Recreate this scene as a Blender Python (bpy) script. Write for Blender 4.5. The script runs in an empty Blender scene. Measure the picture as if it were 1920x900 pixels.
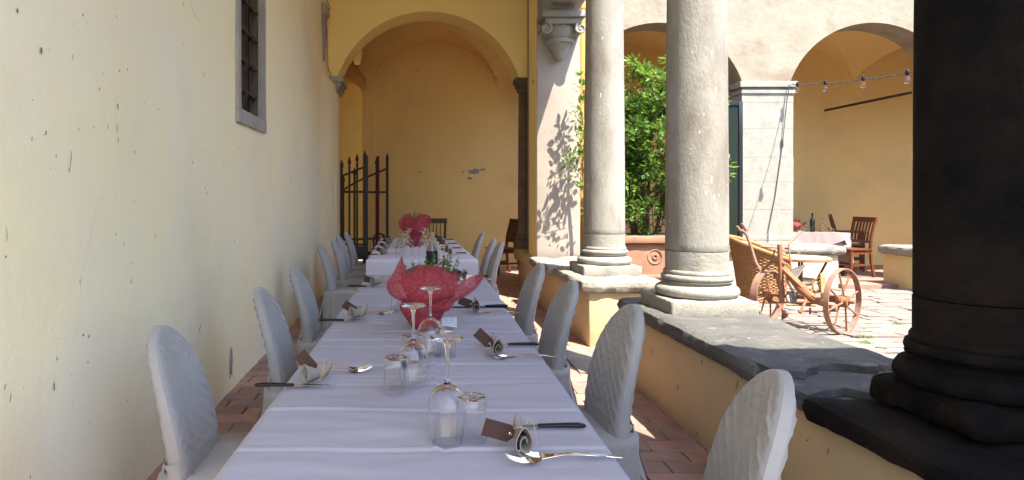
import bpy, bmesh, math, random
from mathutils import Vector, Matrix, Euler, noise
PI = math.pi
R = math.radians
random.seed(7)
sc = bpy.context.scene
C = sc.collection

# ------------------------------------------------------------ camera
cd = bpy.data.cameras.new('camera'); cam = bpy.data.objects.new('camera', cd); C.objects.link(cam)
cam.location = (0, 0, 1.28); cam.rotation_euler = (R(90), 0, 0)
cd.sensor_width = 36; cd.lens = 36*1200/1920
cd.shift_x = (960-775)/1920; cd.shift_y = -(450-372)/1920
cd.clip_start = 0.05; cd.clip_end = 500
sc.camera = cam

# ------------------------------------------------------------ sky, sun, exposure
SUN = Vector((0.273, -0.437, 0.857)).normalized()
w = bpy.data.worlds.new('World'); sc.world = w; w.use_nodes = True
nt = w.node_tree; nt.nodes.clear()
sky = nt.nodes.new('ShaderNodeTexSky'); sky.sky_type = 'NISHITA'; sky.sun_disc = False
sky.sun_elevation = math.asin(SUN.z); sky.sun_rotation = math.atan2(SUN.x, SUN.y)
sky.air_density = 1.0; sky.dust_density = 1.0; sky.ozone_density = 1.5
bg = nt.nodes.new('ShaderNodeBackground'); bg.inputs[1].default_value = 0.145
wo = nt.nodes.new('ShaderNodeOutputWorld')
nt.links.new(sky.outputs[0], bg.inputs[0]); nt.links.new(bg.outputs[0], wo.inputs[0])
ld = bpy.data.lights.new('sun', 'SUN'); ld.energy = 2.75; ld.angle = R(0.5); ld.color = (1, .93, .80)
lo = bpy.data.objects.new('sun', ld); C.objects.link(lo); lo.location = (6, -8, 15)
lo.rotation_euler = SUN.to_track_quat('Z', 'Y').to_euler()
sc.view_settings.view_transform = 'Standard'; sc.view_settings.look = 'None'
sc.view_settings.exposure = 2.62; sc.view_settings.gamma = 1
sc.cycles.max_bounces = 12; sc.cycles.diffuse_bounces = 9; sc.cycles.transmission_bounces = 12
sc.cycles.transparent_max_bounces = 16

# ------------------------------------------------------------ materials
def mat(name, col, col2=None, rough=.8, nscale=3., bump=0., bscale=40., metal=0., world=True, spots=None,
        spec=.3, detail=6, ramp=(.35, .65), trans=0., ior=1.45, sheen=0., col3=None, c3scale=1., c3ramp=(.55, .7), stretch=None, bdist=.01):
    m = bpy.data.materials.new(name); m.use_nodes = True
    t = m.node_tree; n = t.nodes; L = t.links
    p = n['Principled BSDF']
    p.inputs['Roughness'].default_value = rough; p.inputs['Metallic'].default_value = metal
    p.inputs['Specular IOR Level'].default_value = spec; p.inputs['IOR'].default_value = ior
    p.inputs['Transmission Weight'].default_value = trans
    p.inputs['Base Color'].default_value = (*col, 1)
    if sheen: p.inputs['Sheen Weight'].default_value = sheen
    if world:
        src = n.new('ShaderNodeNewGeometry').outputs['Position']
    else:
        src = n.new('ShaderNodeTexCoord').outputs['Object']
    if stretch:
        mp = n.new('ShaderNodeMapping'); mp.inputs['Scale'].default_value = stretch
        L.new(src, mp.inputs[0]); src = mp.outputs[0]
    def nz(scale, det=detail, rgh=.6):
        a = n.new('ShaderNodeTexNoise'); a.inputs['Scale'].default_value = scale
        a.inputs['Detail'].default_value = det; a.inputs['Roughness'].default_value = rgh
        L.new(src, a.inputs['Vector']); return a.outputs['Fac']
    def rmp(f, a, b):
        r = n.new('ShaderNodeMapRange'); r.inputs[1].default_value = a; r.inputs[2].default_value = b
        L.new(f, r.inputs[0]); return r.outputs[0]
    def mix(f, a, b):
        x = n.new('ShaderNodeMix'); x.data_type = 'RGBA'
        L.new(f, x.inputs['Factor'])
        for i, v in ((6, a), (7, b)):
            if isinstance(v, tuple): x.inputs[i].default_value = (*v, 1)
            else: L.new(v, x.inputs[i])
        return x.outputs[2]
    out = None
    if col2:
        out = mix(rmp(nz(nscale), *ramp), col, col2)
    if col3:
        out = mix(rmp(nz(c3scale, 8, .65), *c3ramp), out or col, col3)
    if spots:
        out = mix(rmp(nz(spots[1], 3, .5), spots[2], spots[2]+.04), out or col, spots[0])
    if out is not None: L.new(out, p.inputs['Base Color'])
    if bump:
        b = n.new('ShaderNodeBump'); b.inputs['Strength'].default_value = bump; b.inputs['Distance'].default_value = bdist
        L.new(nz(bscale, 6, .65), b.inputs['Height']); L.new(b.outputs[0], p.inputs['Normal'])
    return m

M = {}
M['cream'] = mat('cream_plaster', (.92, .80, .49), (.89, .79, .58), nscale=1.1, bump=.35, bscale=14, bdist=.012,
                 col3=(.80, .68, .47), c3scale=.75, c3ramp=(.54, .78), spots=((.40, .34, .27), 28, .72))
M['yellow'] = mat('yellow_plaster', (.93, .74, .30), (.90, .71, .30), nscale=1.2, bump=.25, bscale=14)
M['ochre'] = mat('ochre_plaster', (.84, .60, .23), (.79, .57, .24), nscale=.8, bump=.3, bscale=12,
                 col3=(.66, .48, .22), c3scale=.9, c3ramp=(.5, .8), spots=((.30, .23, .15), 5, .745))
M['parapet'] = mat('warm_parapet_plaster', (.56, .41, .22), (.48, .36, .21), nscale=1.6, bump=.4, bscale=16,
                   col3=(.48, .36, .22), c3scale=2.2, c3ramp=(.56, .8), spots=((.25, .18, .11), 30, .74))
M['pale'] = mat('pale_weathered_plaster', (.285, .252, .19), (.24, .203, .15), nscale=2.6, bump=.5, bscale=10, bdist=.02,
                col3=(.18, .12, .085), c3scale=1.6, c3ramp=(.52, .74), spots=((.34, .25, .2), 9, .72))
M['pier'] = mat('pink_grey_plaster', (.36, .315, .27), (.31, .265, .23), nscale=2.5, bump=.4, bscale=20,
                col3=(.27, .22, .175), c3scale=3, c3ramp=(.6, .85))
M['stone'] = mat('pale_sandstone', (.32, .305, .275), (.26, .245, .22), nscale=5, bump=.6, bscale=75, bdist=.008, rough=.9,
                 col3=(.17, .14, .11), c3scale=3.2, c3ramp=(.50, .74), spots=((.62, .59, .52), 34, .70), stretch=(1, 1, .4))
M['stone2'] = mat('grey_base_stone', (.32, .305, .265), (.26, .245, .215), nscale=7, bump=.6, bscale=38, bdist=.012, rough=.9,
                  col3=(.2, .18, .15), c3scale=6, c3ramp=(.6, .8))
M['dark'] = mat('near_black_stone', (.013, .010, .008), (.022, .015, .011), nscale=6, bump=.9, bscale=30, bdist=.02, rough=.9, spec=.12,
                col3=(.006, .0055, .006), c3scale=2.2, c3ramp=(.45, .6), spots=((.13, .12, .10), 22, .735))  # near-black tone for the two nearest columns and the near coping
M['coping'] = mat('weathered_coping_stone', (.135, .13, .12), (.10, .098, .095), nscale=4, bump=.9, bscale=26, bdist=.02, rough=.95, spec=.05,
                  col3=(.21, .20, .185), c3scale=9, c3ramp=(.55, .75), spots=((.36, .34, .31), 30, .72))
M['coping2'] = mat('pale_coping_stone', (.27, .25, .215), (.21, .19, .165), nscale=4, bump=.8, bscale=26, bdist=.02, rough=.9,
                  col3=(.18, .16, .14), c3scale=5, c3ramp=(.58, .75), spots=((.5, .47, .42), 30, .72))  # paler coping tone, beyond the gap and around the courtyard
M['frame'] = mat('grey_window_stone', (.40, .36, .32), (.32, .29, .26), nscale=8, bump=.6, bscale=50, rough=.9)
M['iron'] = mat('dark_wrought_iron', (.035, .030, .027), (.06, .05, .045), nscale=25, bump=.4, bscale=80, rough=.6, metal=.3, world=False)
M['ironrust'] = mat('brown_wrought_iron', (.045, .028, .02), (.075, .05, .035), nscale=25, bump=.4, bscale=80, rough=.65, metal=.2, world=False)
M['rust'] = mat('orange_rust', (.30, .13, .07), (.23, .095, .05), nscale=18, bump=.6, bscale=120, rough=.85, world=False,
                col3=(.30, .17, .11), c3scale=12, c3ramp=(.5, .7))
M['rustpink'] = mat('pink_rusted_rim', (.30, .175, .13), (.24, .125, .09), nscale=15, bump=.5, bscale=100, rough=.8, world=False,
                    col3=(.24, .14, .1), c3scale=9, c3ramp=(.55, .75))
M['share'] = mat('bare_grey_steel', (.32, .28, .25), (.24, .2, .17), nscale=15, rough=.5, metal=.4, world=False)
M['cover'] = mat('white_quilted_cover', (.30, .285, .27), (.265, .25, .237), nscale=5, bump=.3, bscale=120, rough=.85, world=False, sheen=.15, bdist=.004)
M['cloth'] = mat('lilac_white_tablecloth', (.325, .312, .362), (.31, .298, .342), nscale=2, bump=.16, bscale=5, rough=.9, world=True, bdist=.010, stretch=(1.2, 6, 1))
M['clothw'] = mat('white_tablecloth', (.52, .49, .55), (.48, .455, .51), nscale=2, rough=.85)
M['napkin'] = mat('beige_napkin_cloth', (.24, .205, .17), (.20, .17, .14), nscale=20, bump=.3, bscale=500, rough=.9, world=False, bdist=.002)
M['tag'] = mat('brown_card', (.06, .026, .018), (.05, .022, .017), nscale=20, rough=.7, world=False)
M['teal'] = mat('teal_print', (.04, .13, .11), rough=.7)
M['string'] = mat('jute_string', (.42, .30, .19), rough=.9)
M['black'] = mat('black_handle_plastic', (.008, .008, .010), rough=.4, spec=.25)
M['steel'] = mat('polished_steel', (.62, .58, .54), rough=.16, metal=1.)
M['glass'] = mat('clear_glass', (1, 1, 1), rough=0., trans=1., ior=1.30, spec=.5)
M['bottleglass'] = mat('dark_bottle_glass', (.012, .018, .012), rough=.08, spec=.6)
M['label'] = mat('black_paper_label', (.012, .012, .014), rough=.6)
M['white'] = mat('white_card', (.8, .8, .8), rough=.6)
M['wood'] = mat('dark_brown_wood', (.10, .035, .018), (.07, .024, .013), nscale=6, rough=.4, world=False, stretch=(8, 8, 1), spec=.4)
M['wood2'] = mat('reddish_wood', (.15, .05, .022), (.11, .035, .016), nscale=6, rough=.4, world=False, stretch=(8, 8, 1), spec=.4)
M['wicker'] = mat('golden_wicker', (.34, .19, .085), (.25, .13, .055), nscale=40, rough=.7, world=False)
M['cushion'] = mat('cream_cushion', (.45, .40, .31), rough=.9)
M['terra'] = mat('terracotta_planter', (.30, .165, .105), (.25, .13, .085), nscale=5, bump=.4, bscale=40, rough=.85, col3=(.34, .26, .19), c3scale=3, c3ramp=(.55, .75))
M['tile'] = mat('worn_terracotta_brick', (.40, .23, .175), (.33, .20, .16), nscale=7, bump=.5, bscale=60, rough=.75, bdist=.006,
                col3=(.46, .32, .25), c3scale=4, c3ramp=(.5, .75))
M['tile2'] = mat('dark_terracotta_brick', (.29, .18, .145), (.26, .17, .14), nscale=7, bump=.5, bscale=60, rough=.75, bdist=.006,
                 col3=(.4, .28, .22), c3scale=4, c3ramp=(.5, .75))
M['mortar'] = mat('grey_brown_mortar', (.13, .095, .075), (.18, .14, .11), nscale=12, bump=.5, bscale=80, rough=.95)
M['paving'] = mat('grey_pink_paving', (.21, .185, .165), (.165, .14, .125), nscale=6, bump=.8, bscale=30, rough=.9,
                  col3=(.26, .15, .12), c3scale=4, c3ramp=(.55, .72))
M['paving2'] = mat('pale_paving', (.24, .215, .19), (.19, .165, .145), nscale=6, bump=.8, bscale=30, rough=.9, col3=(.3, .25, .2), c3scale=4, c3ramp=(.6, .75))
M['soil'] = mat('dry_joint_soil', (.13, .11, .085), (.10, .08, .06), nscale=10, bump=.5, bscale=60, rough=.95)
M['step'] = mat('pink_terracotta_step', (.34, .19, .15), (.28, .16, .13), nscale=5, rough=.85)
M['pipe'] = mat('orange_painted_pipe', (.60, .32, .08), (.52, .27, .07), nscale=6, rough=.5)
M['leaf'] = mat('bright_green_leaf', (.10, .22, .032), (.06, .14, .02), nscale=9, rough=.45, spec=.5)
M['leafdark'] = mat('deep_green_leaf', (.07, .16, .03), (.045, .10, .02), nscale=9, rough=.45, spec=.5)
M['herb'] = mat('grey_green_herb', (.10, .17, .05), (.07, .13, .04), nscale=30, rough=.7, world=False)
M['bark'] = mat('brown_bark', (.12, .08, .05), (.09, .06, .04), nscale=12, bump=.6, bscale=60, rough=.9)
M['redpaint'] = mat('red_paint', (.16, .008, .008), rough=.4)
M['blackpaint'] = mat('black_painted_metal', (.015, .016, .02), rough=.35, spec=.5)
M['doorglass'] = mat('dark_glazing', (.02, .028, .022), rough=.05, spec=.8)
M['wire'] = mat('grey_cable', (.10, .10, .11), rough=.6)
M['whitewire'] = mat('pale_cable', (.4, .4, .42), rough=.5)
M['ceil'] = mat('ceiling_plaster', (.92, .86, .70), (.90, .83, .66), nscale=1, bump=.2, bscale=10)
M['roof'] = mat('clay_roof', (.36, .17, .10), (.28, .13, .08), nscale=4, rough=.9)
# leaves let light through
for k, tc in (('leaf', (.30, .45, .05)), ('leafdark', (.14, .25, .04))):
    m = M[k]; n = m.node_tree.nodes; L = m.node_tree.links; p = n['Principled BSDF']
    tr = n.new('ShaderNodeBsdfTranslucent'); tr.inputs[0].default_value = (*tc, 1)
    mx = n.new('ShaderNodeMixShader'); mx.inputs[0].default_value = .3
    L.new(p.outputs[0], mx.inputs[1]); L.new(tr.outputs[0], mx.inputs[2]); L.new(mx.outputs[0], n['Material Output'].inputs[0])
def mesh_fabric():
    m = bpy.data.materials.new('red_open_weave'); m.use_nodes = True; n = m.node_tree.nodes; L = m.node_tree.links
    p = n['Principled BSDF']; p.inputs['Roughness'].default_value = .7; p.inputs['Specular IOR Level'].default_value = .3
    tc = n.new('ShaderNodeTexCoord')
    nz = n.new('ShaderNodeTexNoise'); nz.inputs['Scale'].default_value = 160; nz.inputs['Detail'].default_value = 6
    L.new(tc.outputs['Object'], nz.inputs['Vector'])
    mx = n.new('ShaderNodeMix'); mx.data_type = 'RGBA'; mx.inputs[6].default_value = (.19, .014, .022, 1); mx.inputs[7].default_value = (.50, .085, .105, 1)
    mr = n.new('ShaderNodeMapRange'); mr.inputs[1].default_value = .38; mr.inputs[2].default_value = .62; L.new(nz.outputs['Fac'], mr.inputs[0]); L.new(mr.outputs[0], mx.inputs['Factor']); L.new(mx.outputs[2], p.inputs['Base Color'])
    tr = n.new('ShaderNodeBsdfTranslucent'); tr.inputs[0].default_value = (.50, .06, .08, 1)
    a = n.new('ShaderNodeMixShader'); a.inputs[0].default_value = .35
    L.new(p.outputs[0], a.inputs[1]); L.new(tr.outputs[0], a.inputs[2])
    # holes of the weave
    sh = []
    for ax in ('X', 'Z'):
        wv = n.new('ShaderNodeTexWave'); wv.bands_direction = ax; wv.inputs['Scale'].default_value = 110; wv.inputs['Distortion'].default_value = 3
        wv.inputs['Detail Scale'].default_value = .6
        L.new(tc.outputs['Object'], wv.inputs['Vector']); sh.append(wv.outputs['Fac'])
    mul = n.new('ShaderNodeMath'); mul.operation = 'MULTIPLY'; L.new(sh[0], mul.inputs[0]); L.new(sh[1], mul.inputs[1])
    gt = n.new('ShaderNodeMath'); gt.operation = 'GREATER_THAN'; gt.inputs[1].default_value = .62; L.new(mul.outputs[0], gt.inputs[0])
    t = n.new('ShaderNodeBsdfTransparent'); b = n.new('ShaderNodeMixShader')
    L.new(gt.outputs[0], b.inputs[0]); L.new(a.outputs[0], b.inputs[1]); L.new(t.outputs[0], b.inputs[2])
    L.new(b.outputs[0], n['Material Output'].inputs[0]); return m
M['redmesh'] = mesh_fabric()

# ------------------------------------------------------------ mesh helpers
class MB:
    def __init__(s): s.v = []; s.f = []
    def add(s, vs, fs):
        o = len(s.v); s.v += [Vector(v) for v in vs]; s.f += [tuple(i+o for i in f) for f in fs]
    def box(s, x0, x1, y0, y1, z0, z1, T=None):
        vs = [Vector((x, y, z)) for x in (x0, x1) for y in (y0, y1) for z in (z0, z1)]
        if T: vs = [T @ v for v in vs]
        s.add(vs, [(0, 1, 3, 2), (4, 6, 7, 5), (0, 4, 5, 1), (2, 3, 7, 6), (0, 2, 6, 4), (1, 5, 7, 3)])
    def bar(s, a, b, w, h, up=(0, 0, 1)):
        a = Vector(a); b = Vector(b); d = (b-a).normalized(); u = Vector(up)
        if abs(d.dot(u)) > .95: u = Vector((0, 1, 0))
        sx = d.cross(u).normalized(); sz = sx.cross(d).normalized()
        vs = []
        for p in (a, b):
            for i, j in ((-1, -1), (1, -1), (1, 1), (-1, 1)): vs.append(p+sx*i*w/2+sz*j*h/2)
        s.add(vs, [(3, 2, 1, 0), (4, 5, 6, 7), (0, 1, 5, 4), (1, 2, 6, 5), (2, 3, 7, 6), (3, 0, 4, 7)])
    def tube(s, pts, r, n=8, close=False, flat=1.):
        pts = [Vector(p) for p in pts]; N = len(pts); rs = r if isinstance(r, (list, tuple)) else [r]*N
        rings = []; pu = None
        for i, p in enumerate(pts):
            if close: d = pts[(i+1) % N]-pts[i-1]
            else: d = pts[min(i+1, N-1)]-pts[max(i-1, 0)]
            d.normalize()
            if pu is None:
                pu = Vector((0, 0, 1)) if abs(d.z) < .9 else Vector((1, 0, 0))
            pu = (pu-d*pu.dot(d)).normalized(); sd = d.cross(pu)
            rings.append([p+(sd*math.cos(2*PI*k/n)+pu*math.sin(2*PI*k/n)*flat)*rs[i] for k in range(n)])
        vs = [v for q in rings for v in q]; fs = []
        for i in range(N if close else N-1):
            j = (i+1) % N
            for k in range(n): fs.append((i*n+k, i*n+(k+1) % n, j*n+(k+1) % n, j*n+k))
        if not close: fs += [tuple(range(n))[::-1], tuple((N-1)*n+k for k in range(n))]
        s.add(vs, fs)
    def lathe(s, prof, c=(0, 0, 0), n=32, close=False, wob=None, T=None):
        vs = []; fs = []; N = len(prof)
        for i, (r, z) in enumerate(prof):
            for k in range(n):
                a = 2*PI*k/n; rr = r*(wob(a, z) if wob else 1)
                v = Vector((c[0]+rr*math.cos(a), c[1]+rr*math.sin(a), c[2]+z)); vs.append(T @ v if T else v)
        for i in range(N if close else N-1):
            j = (i+1) % N
            for k in range(n): fs.append((i*n+k, i*n+(k+1) % n, j*n+(k+1) % n, j*n+k))
        if not close:
            if prof[0][0] > 1e-4: fs.append(tuple(range(n))[::-1])
            if prof[-1][0] > 1e-4: fs.append(tuple((N-1)*n+k for k in range(n)))
        s.add(vs, fs)
    def prism(s, outline, plane, a0, a1):
        # plane 'xz' (extruded along y), 'yz' (along x), 'xy' (along z)
        def P(p, a):
            if plane == 'xz': return (p[0], a, p[1])
            if plane == 'yz': return (a, p[0], p[1])
            return (p[0], p[1], a)
        from mathutils.geometry import tessellate_polygon
        tr = tessellate_polygon([[Vector((p[0], p[1], 0)) for p in outline]])
        n = len(outline); vs = [P(p, a0) for p in outline]+[P(p, a1) for p in outline]
        fs = [tuple(t) for t in tr]+[tuple(i+n for i in t[::-1]) for t in tr]
        fs += [(i, (i+1) % n, (i+1) % n+n, i+n) for i in range(n)]
        s.add(vs, fs)
    def grid(s, fn, nu, nv, thick=0.):
        vs = [Vector(fn(i/nu, j/nv)) for j in range(nv+1) for i in range(nu+1)]
        W = nu+1; fs = [(j*W+i, j*W+i+1, (j+1)*W+i+1, (j+1)*W+i) for j in range(nv) for i in range(nu)]
        s.add(vs, fs)
    def rbox(s, x0, x1, y0, y1, z0, z1, r, cell, amp=0., nsc=8., seed=0, T=None):
        bm = bmesh.new(); L = (x1-x0, y1-y0, z1-z0); n = [max(2, int(l/cell)) for l in L]; idx = {}
        def vert(i, j, k):
            key = (i, j, k)
            if key in idx: return idx[key]
            def ax(t, N, l):
                # cells gathered at the rounded rims
                x = t/N*l
                if t == 0: return 0
                if t == N: return l
                return r+(t-1)/(N-2)*(l-2*r) if N > 2 else x
            p = Vector((x0+ax(i, n[0], L[0]), y0+ax(j, n[1], L[1]), z0+ax(k, n[2], L[2])))
            q = Vector((min(max(p.x, x0+r), x1-r), min(max(p.y, y0+r), y1-r), min(max(p.z, z0+r), z1-r)))
            d = p-q
            if d.length > 1e-7: p = q+d.normalized()*r
            nn = d.normalized() if d.length > 1e-7 else Vector((0, 0, 1))
            if amp:
                p = p+nn*amp*noise.noise(p*nsc+Vector((seed, 0, 0)))+nn*amp*.5*noise.noise(p*nsc*3+Vector((0, seed, 0)))
            idx[key] = len(s_v); s_v.append(T @ p if T else p); return idx[key]
        s_v = []; fs = []
        for i in range(n[0]):
            for j in range(n[1]):
                fs.append((vert(i, j, 0), vert(i, j+1, 0), vert(i+1, j+1, 0), vert(i+1, j, 0)))
                fs.append((vert(i, j, n[2]), vert(i+1, j, n[2]), vert(i+1, j+1, n[2]), vert(i, j+1, n[2])))
        for i in range(n[0]):
            for k in range(n[2]):
                fs.append((vert(i, 0, k), vert(i+1, 0, k), vert(i+1, 0, k+1), vert(i, 0, k+1)))
                fs.append((vert(i, n[1], k), vert(i, n[1], k+1), vert(i+1, n[1], k+1), vert(i+1, n[1], k)))
        for j in range(n[1]):
            for k in range(n[2]):
                fs.append((vert(0, j, k), vert(0, j, k+1), vert(0, j+1, k+1), vert(0, j+1, k)))
                fs.append((vert(n[0], j, k), vert(n[0], j+1, k), vert(n[0], j+1, k+1), vert(n[0], j, k+1)))
        bm.free(); s.add(s_v, fs)
    def mesh(s, name, m, off=None, smooth=None, fix=True):
        me = bpy.data.meshes.new(name)
        o = off or Vector((0, 0, 0))
        me.from_pydata([v-o for v in s.v], [], s.f); 
        if fix:
            bm = bmesh.new(); bm.from_mesh(me); bmesh.ops.recalc_face_normals(bm, faces=bm.faces); bm.to_mesh(me); bm.free()
        me.materials.append(m)
        if smooth is not None:
            me.shade_smooth()
            if smooth < 180: me.set_sharp_from_angle(angle=R(smooth))
        return me
    def build(s, name, m, parent=None, world=False, smooth=35, fix=True, kind=None, bevel=0):
        off = None
        if parent is None: # origin at the base centre
            xs = [v.x for v in s.v]; ys = [v.y for v in s.v]; zs = [v.z for v in s.v]
            off = Vector(((min(xs)+max(xs))/2, (min(ys)+max(ys))/2, min(zs)))
        elif world: 
            off = parent.location.copy(); q = parent.parent
            while q: off += q.location; q = q.parent
        me = s.mesh(name, m, off, smooth, fix)
        o = bpy.data.objects.new(name, me); C.objects.link(o)
        if parent is None: o.location = off
        else: o.parent = parent
        if kind: o['kind'] = kind
        if bevel:
            bv = o.modifiers.new('bevel', 'BEVEL'); bv.width = bevel; bv.segments = 2; bv.limit_method = 'ANGLE'
        return o

def tag(o, label, cat, group=None):
    o['label'] = label; o['category'] = cat
    if group: o['group'] = group
    return o
def thing(name, label, cat, loc=(0, 0, 0), rz=0., group=None):
    o = bpy.data.objects.new(name, None); C.objects.link(o); o.location = loc; o.rotation_euler = (0, 0, rz); o.empty_display_size = .1
    return tag(o, label, cat, group)
def dup(o, loc=None, rz=None, label=None, parent=None, scale=None):
    kids = [c for c in C.objects if c.parent == o]
    c = o.copy(); C.objects.link(c)
    if parent: c.parent = parent
    if loc is not None: c.location = loc
    if rz is not None: c.rotation_euler = (0, 0, rz)
    if scale is not None: c.scale = scale
    if label: c['label'] = label
    for k in kids: dup(k, parent=c)
    return c
def nz(p, s, seed=0): return noise.noise(Vector(p)*s+Vector((seed*7.3, seed*3.1, 0)))
M['brownstone'] = mat('brown_grey_stone', (.16, .11, .07), (.11, .075, .05), nscale=9, bump=.7, bscale=40, rough=.85)
# ============================================================ THE SETTING
def arc(c, z, r, zs, n=28, rev=False):
    # arc from the left springer to the right springer
    h = math.acos(max(-1, min(1, (zs-z)/r))); a = [-h+2*h*i/n for i in range(n+1)]
    p = [(c+r*math.sin(t), z+r*math.cos(t)) for t in a]
    return p[::-1] if rev else p

# ---- corridor floor: mortar bed and bricks
m = MB(); m.grid(lambda u, v: (-1.6+u*4.0, -3+v*16, .0), 10, 30)
floor = m.build('corridor_floor', M['mortar'], None); floor['kind'] = 'structure'
def brick_mesh(L, W, H, mt, seed):
    b = MB(); b.rbox(-L/2, L/2, -W/2, W/2, -.01, H, .006, .5, 0); 
    return b.mesh('brick', mt, None, 50)
bricks = [brick_mesh(.27, .128, .012+.003*i % .006, M['tile' if i % 3 else 'tile2'], i) for i in range(4)]
rest = MB(); nb = 0
for r_ in range(0, 118):
    y = -1.+r_*.134
    if y > 13: break
    for c in range(12):
        x = -1.42+c*.276+(.138 if r_ % 2 else 0)
        if x > 1.95: continue
        if abs(x) < .3 and y < 8.5 and y > 0: continue
        vis = (2.45 < y < 5.3) and (x < -.42 or x > .5) and x < 1.55 and x > -1.3
        j = lambda a: random.uniform(-a, a)
        if vis and nb < 295:
            o = bpy.data.objects.new('brick', random.choice(bricks)); C.objects.link(o); o.parent = floor
            o.location = Vector((x+j(.004), y+j(.003), .001+j(.0025)))-floor.location; o.rotation_euler = (j(.008), j(.008), j(.012)); nb += 1
        else:
            T = Matrix.Translation((x+j(.004), y+j(.003), .001+j(.002))) @ Matrix.Rotation(j(.012), 4, 'Z')
            rest.box(-.134, .134, -.063, .063, -.01, .012, T)
o = rest.build('far_bricks', M['tile'], floor, world=True); o['kind'] = 'stuff'

# ---- courtyard ground and paving
m = MB(); m.grid(lambda u, v: (1.6+u*30, -8+v*17.6, -.012), 20, 20)
yard = m.build('courtyard_ground', M['soil'], None); yard['kind'] = 'structure'
random.seed(21)
y = 3.9; np_ = 0; rest = MB()
def stone_poly(x0, x1, y0, y1):
    pts = []
    for (a, b, c, d) in ((x0, y0, x1, y0), (x1, y0, x1, y1), (x1, y1, x0, y1), (x0, y1, x0, y0)):
        for t in (.12, .5, .88):
            pts.append((a+(c-a)*t+random.uniform(-.014, .014), b+(d-b)*t+random.uniform(-.014, .014)))
    return pts
while y < 9.0:
    h = random.uniform(.17, .27); x = 2.15+random.uniform(-.1, 0)
    while x < 9:
        wd = random.uniform(.25, .55); pts = stone_poly(x+.008, x+wd-.008, y+.008, y+h-.008)
        z = random.uniform(-.004, .006)
        cx, cy = x+wd/2, y+h/2; uu = 775+1200*cx/cy
        if np_ < 290 and cy > 4.6 and 1380 < uu < 1760:
            b = MB(); b.prism([(p[0]-cx, p[1]-cy) for p in pts], 'xy', -.012, .004)
            me = b.mesh('paving_stone', M['paving' if random.random() < .55 else 'paving2'], None, None)
            o = bpy.data.objects.new('paving_stone', me); C.objects.link(o); o.parent = yard
            o.location = Vector((cx, cy, z))-yard.location; o.rotation_euler = (random.uniform(-.012, .012), random.uniform(-.012, .012), 0); np_ += 1
        else:
            rest.prism(pts, 'xy', -.012, .004+z)
        x += wd
    y += h
o = rest.build('outer_paving', M['paving2'], yard, world=True, smooth=None); o['kind'] = 'stuff'
print('bricks', nb, 'paving', np_)
# tufts of grass in the joints
m = MB()
for (gx, gy) in ((3.98, 5.62), (4.3, 5.35), (4.15, 5.9), (3.2, 6.9), (5.2, 7.4), (4.9, 6.5), (3.05, 7.5), (5.6, 8.2)):
    for i in range(45):
        a = random.uniform(0, 6.28); rr = random.uniform(0, .055); x, y = gx+rr*1.5*math.cos(a), gy+rr*math.sin(a)
        h = random.uniform(.01, .03); b = random.uniform(0, 6.28); dx, dy = .006*math.cos(b), .006*math.sin(b)
        m.add([(x-dx, y-dy, 0), (x+dx, y+dy, 0), (x+dy*2, y-dx*2, h)], [(0, 1, 2)])
g = m.build('grass', M['leaf'], None, fix=False); tag(g, 'small green grass tufts growing in the courtyard paving joints', 'grass'); g['kind'] = 'stuff'

# ---- far wing floor
m = MB(); m.box(2.0, 12, 9.45, 12.3, -.05, .03); f2 = m.build('far_wing_floor', M['step'], None); f2['kind'] = 'structure'

# ---- long left wall with a barred window opening
def wx(y): return -1.20
W0, W1, WZ0, WZ1 = 4.40, 5.10, 1.90, 3.05   # clear opening
m = MB()
out = [(-1.2, -.05), (9.1, -.05), (9.1, 4.7), (-3.5, 4.7)]
def wallgrid(m, y0, y1, z0, z1, cell=.12):
    ny = max(1, int((y1-y0)/cell)); nz_ = max(1, int((z1-z0)/cell))
    def fn(u, v):
        y = y0+u*(y1-y0); z = z0+v*(z1-z0); e = min(abs(y-W0), abs(y-W1), 1)
        k_ = max(0, min(1, (y-8.15)/.85)); k_ = k_*k_*(3-2*k_)*max(0, min(1, (2.97-z)/.06))
        return (-1.205+.107*k_+.009*nz((0, y, z), 1.1, 3)+.003*nz((0, y, z), 5, 2), y, z)
    m.grid(fn, ny, nz_)
for (a, b, c, d) in ((-1.2, W0, -.05, 4.7), (W1, 9.1, -.05, 4.7), (W0, W1, -.05, WZ0), (W0, W1, WZ1, 4.7)): wallgrid(m, a, b, c, d)
m.box(-1.75, -1.70, -1.2, 9.1, -.05, 4.7)
for (a, b, c, d) in ((W0, W0, WZ0, WZ1), (W1, W1, WZ0, WZ1)): m.add([(-1.21, a, c), (-1.70, a, c), (-1.70, a, d), (-1.21, a, d)], [(0, 1, 2, 3)])
for z in (WZ0, WZ1): m.add([(-1.21, W0, z), (-1.70, W0, z), (-1.70, W1, z), (-1.21, W1, z)], [(0, 1, 2, 3)])
lw = thing('plaster_wall', 'long cream plaster wall with chips and stains running along the left of the tables', 'wall', (-1.2, 2.8, 0))
o = m.build('wall_face', M['cream'], lw, world=True, smooth=60, fix=False)
m = MB(); m.rbox(-1.215, -1.096, 9.04, 9.61, -.02, 2.84, .01, .12, .003); m.build('end_jamb', M['cream'], lw, world=True, smooth=50)
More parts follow.
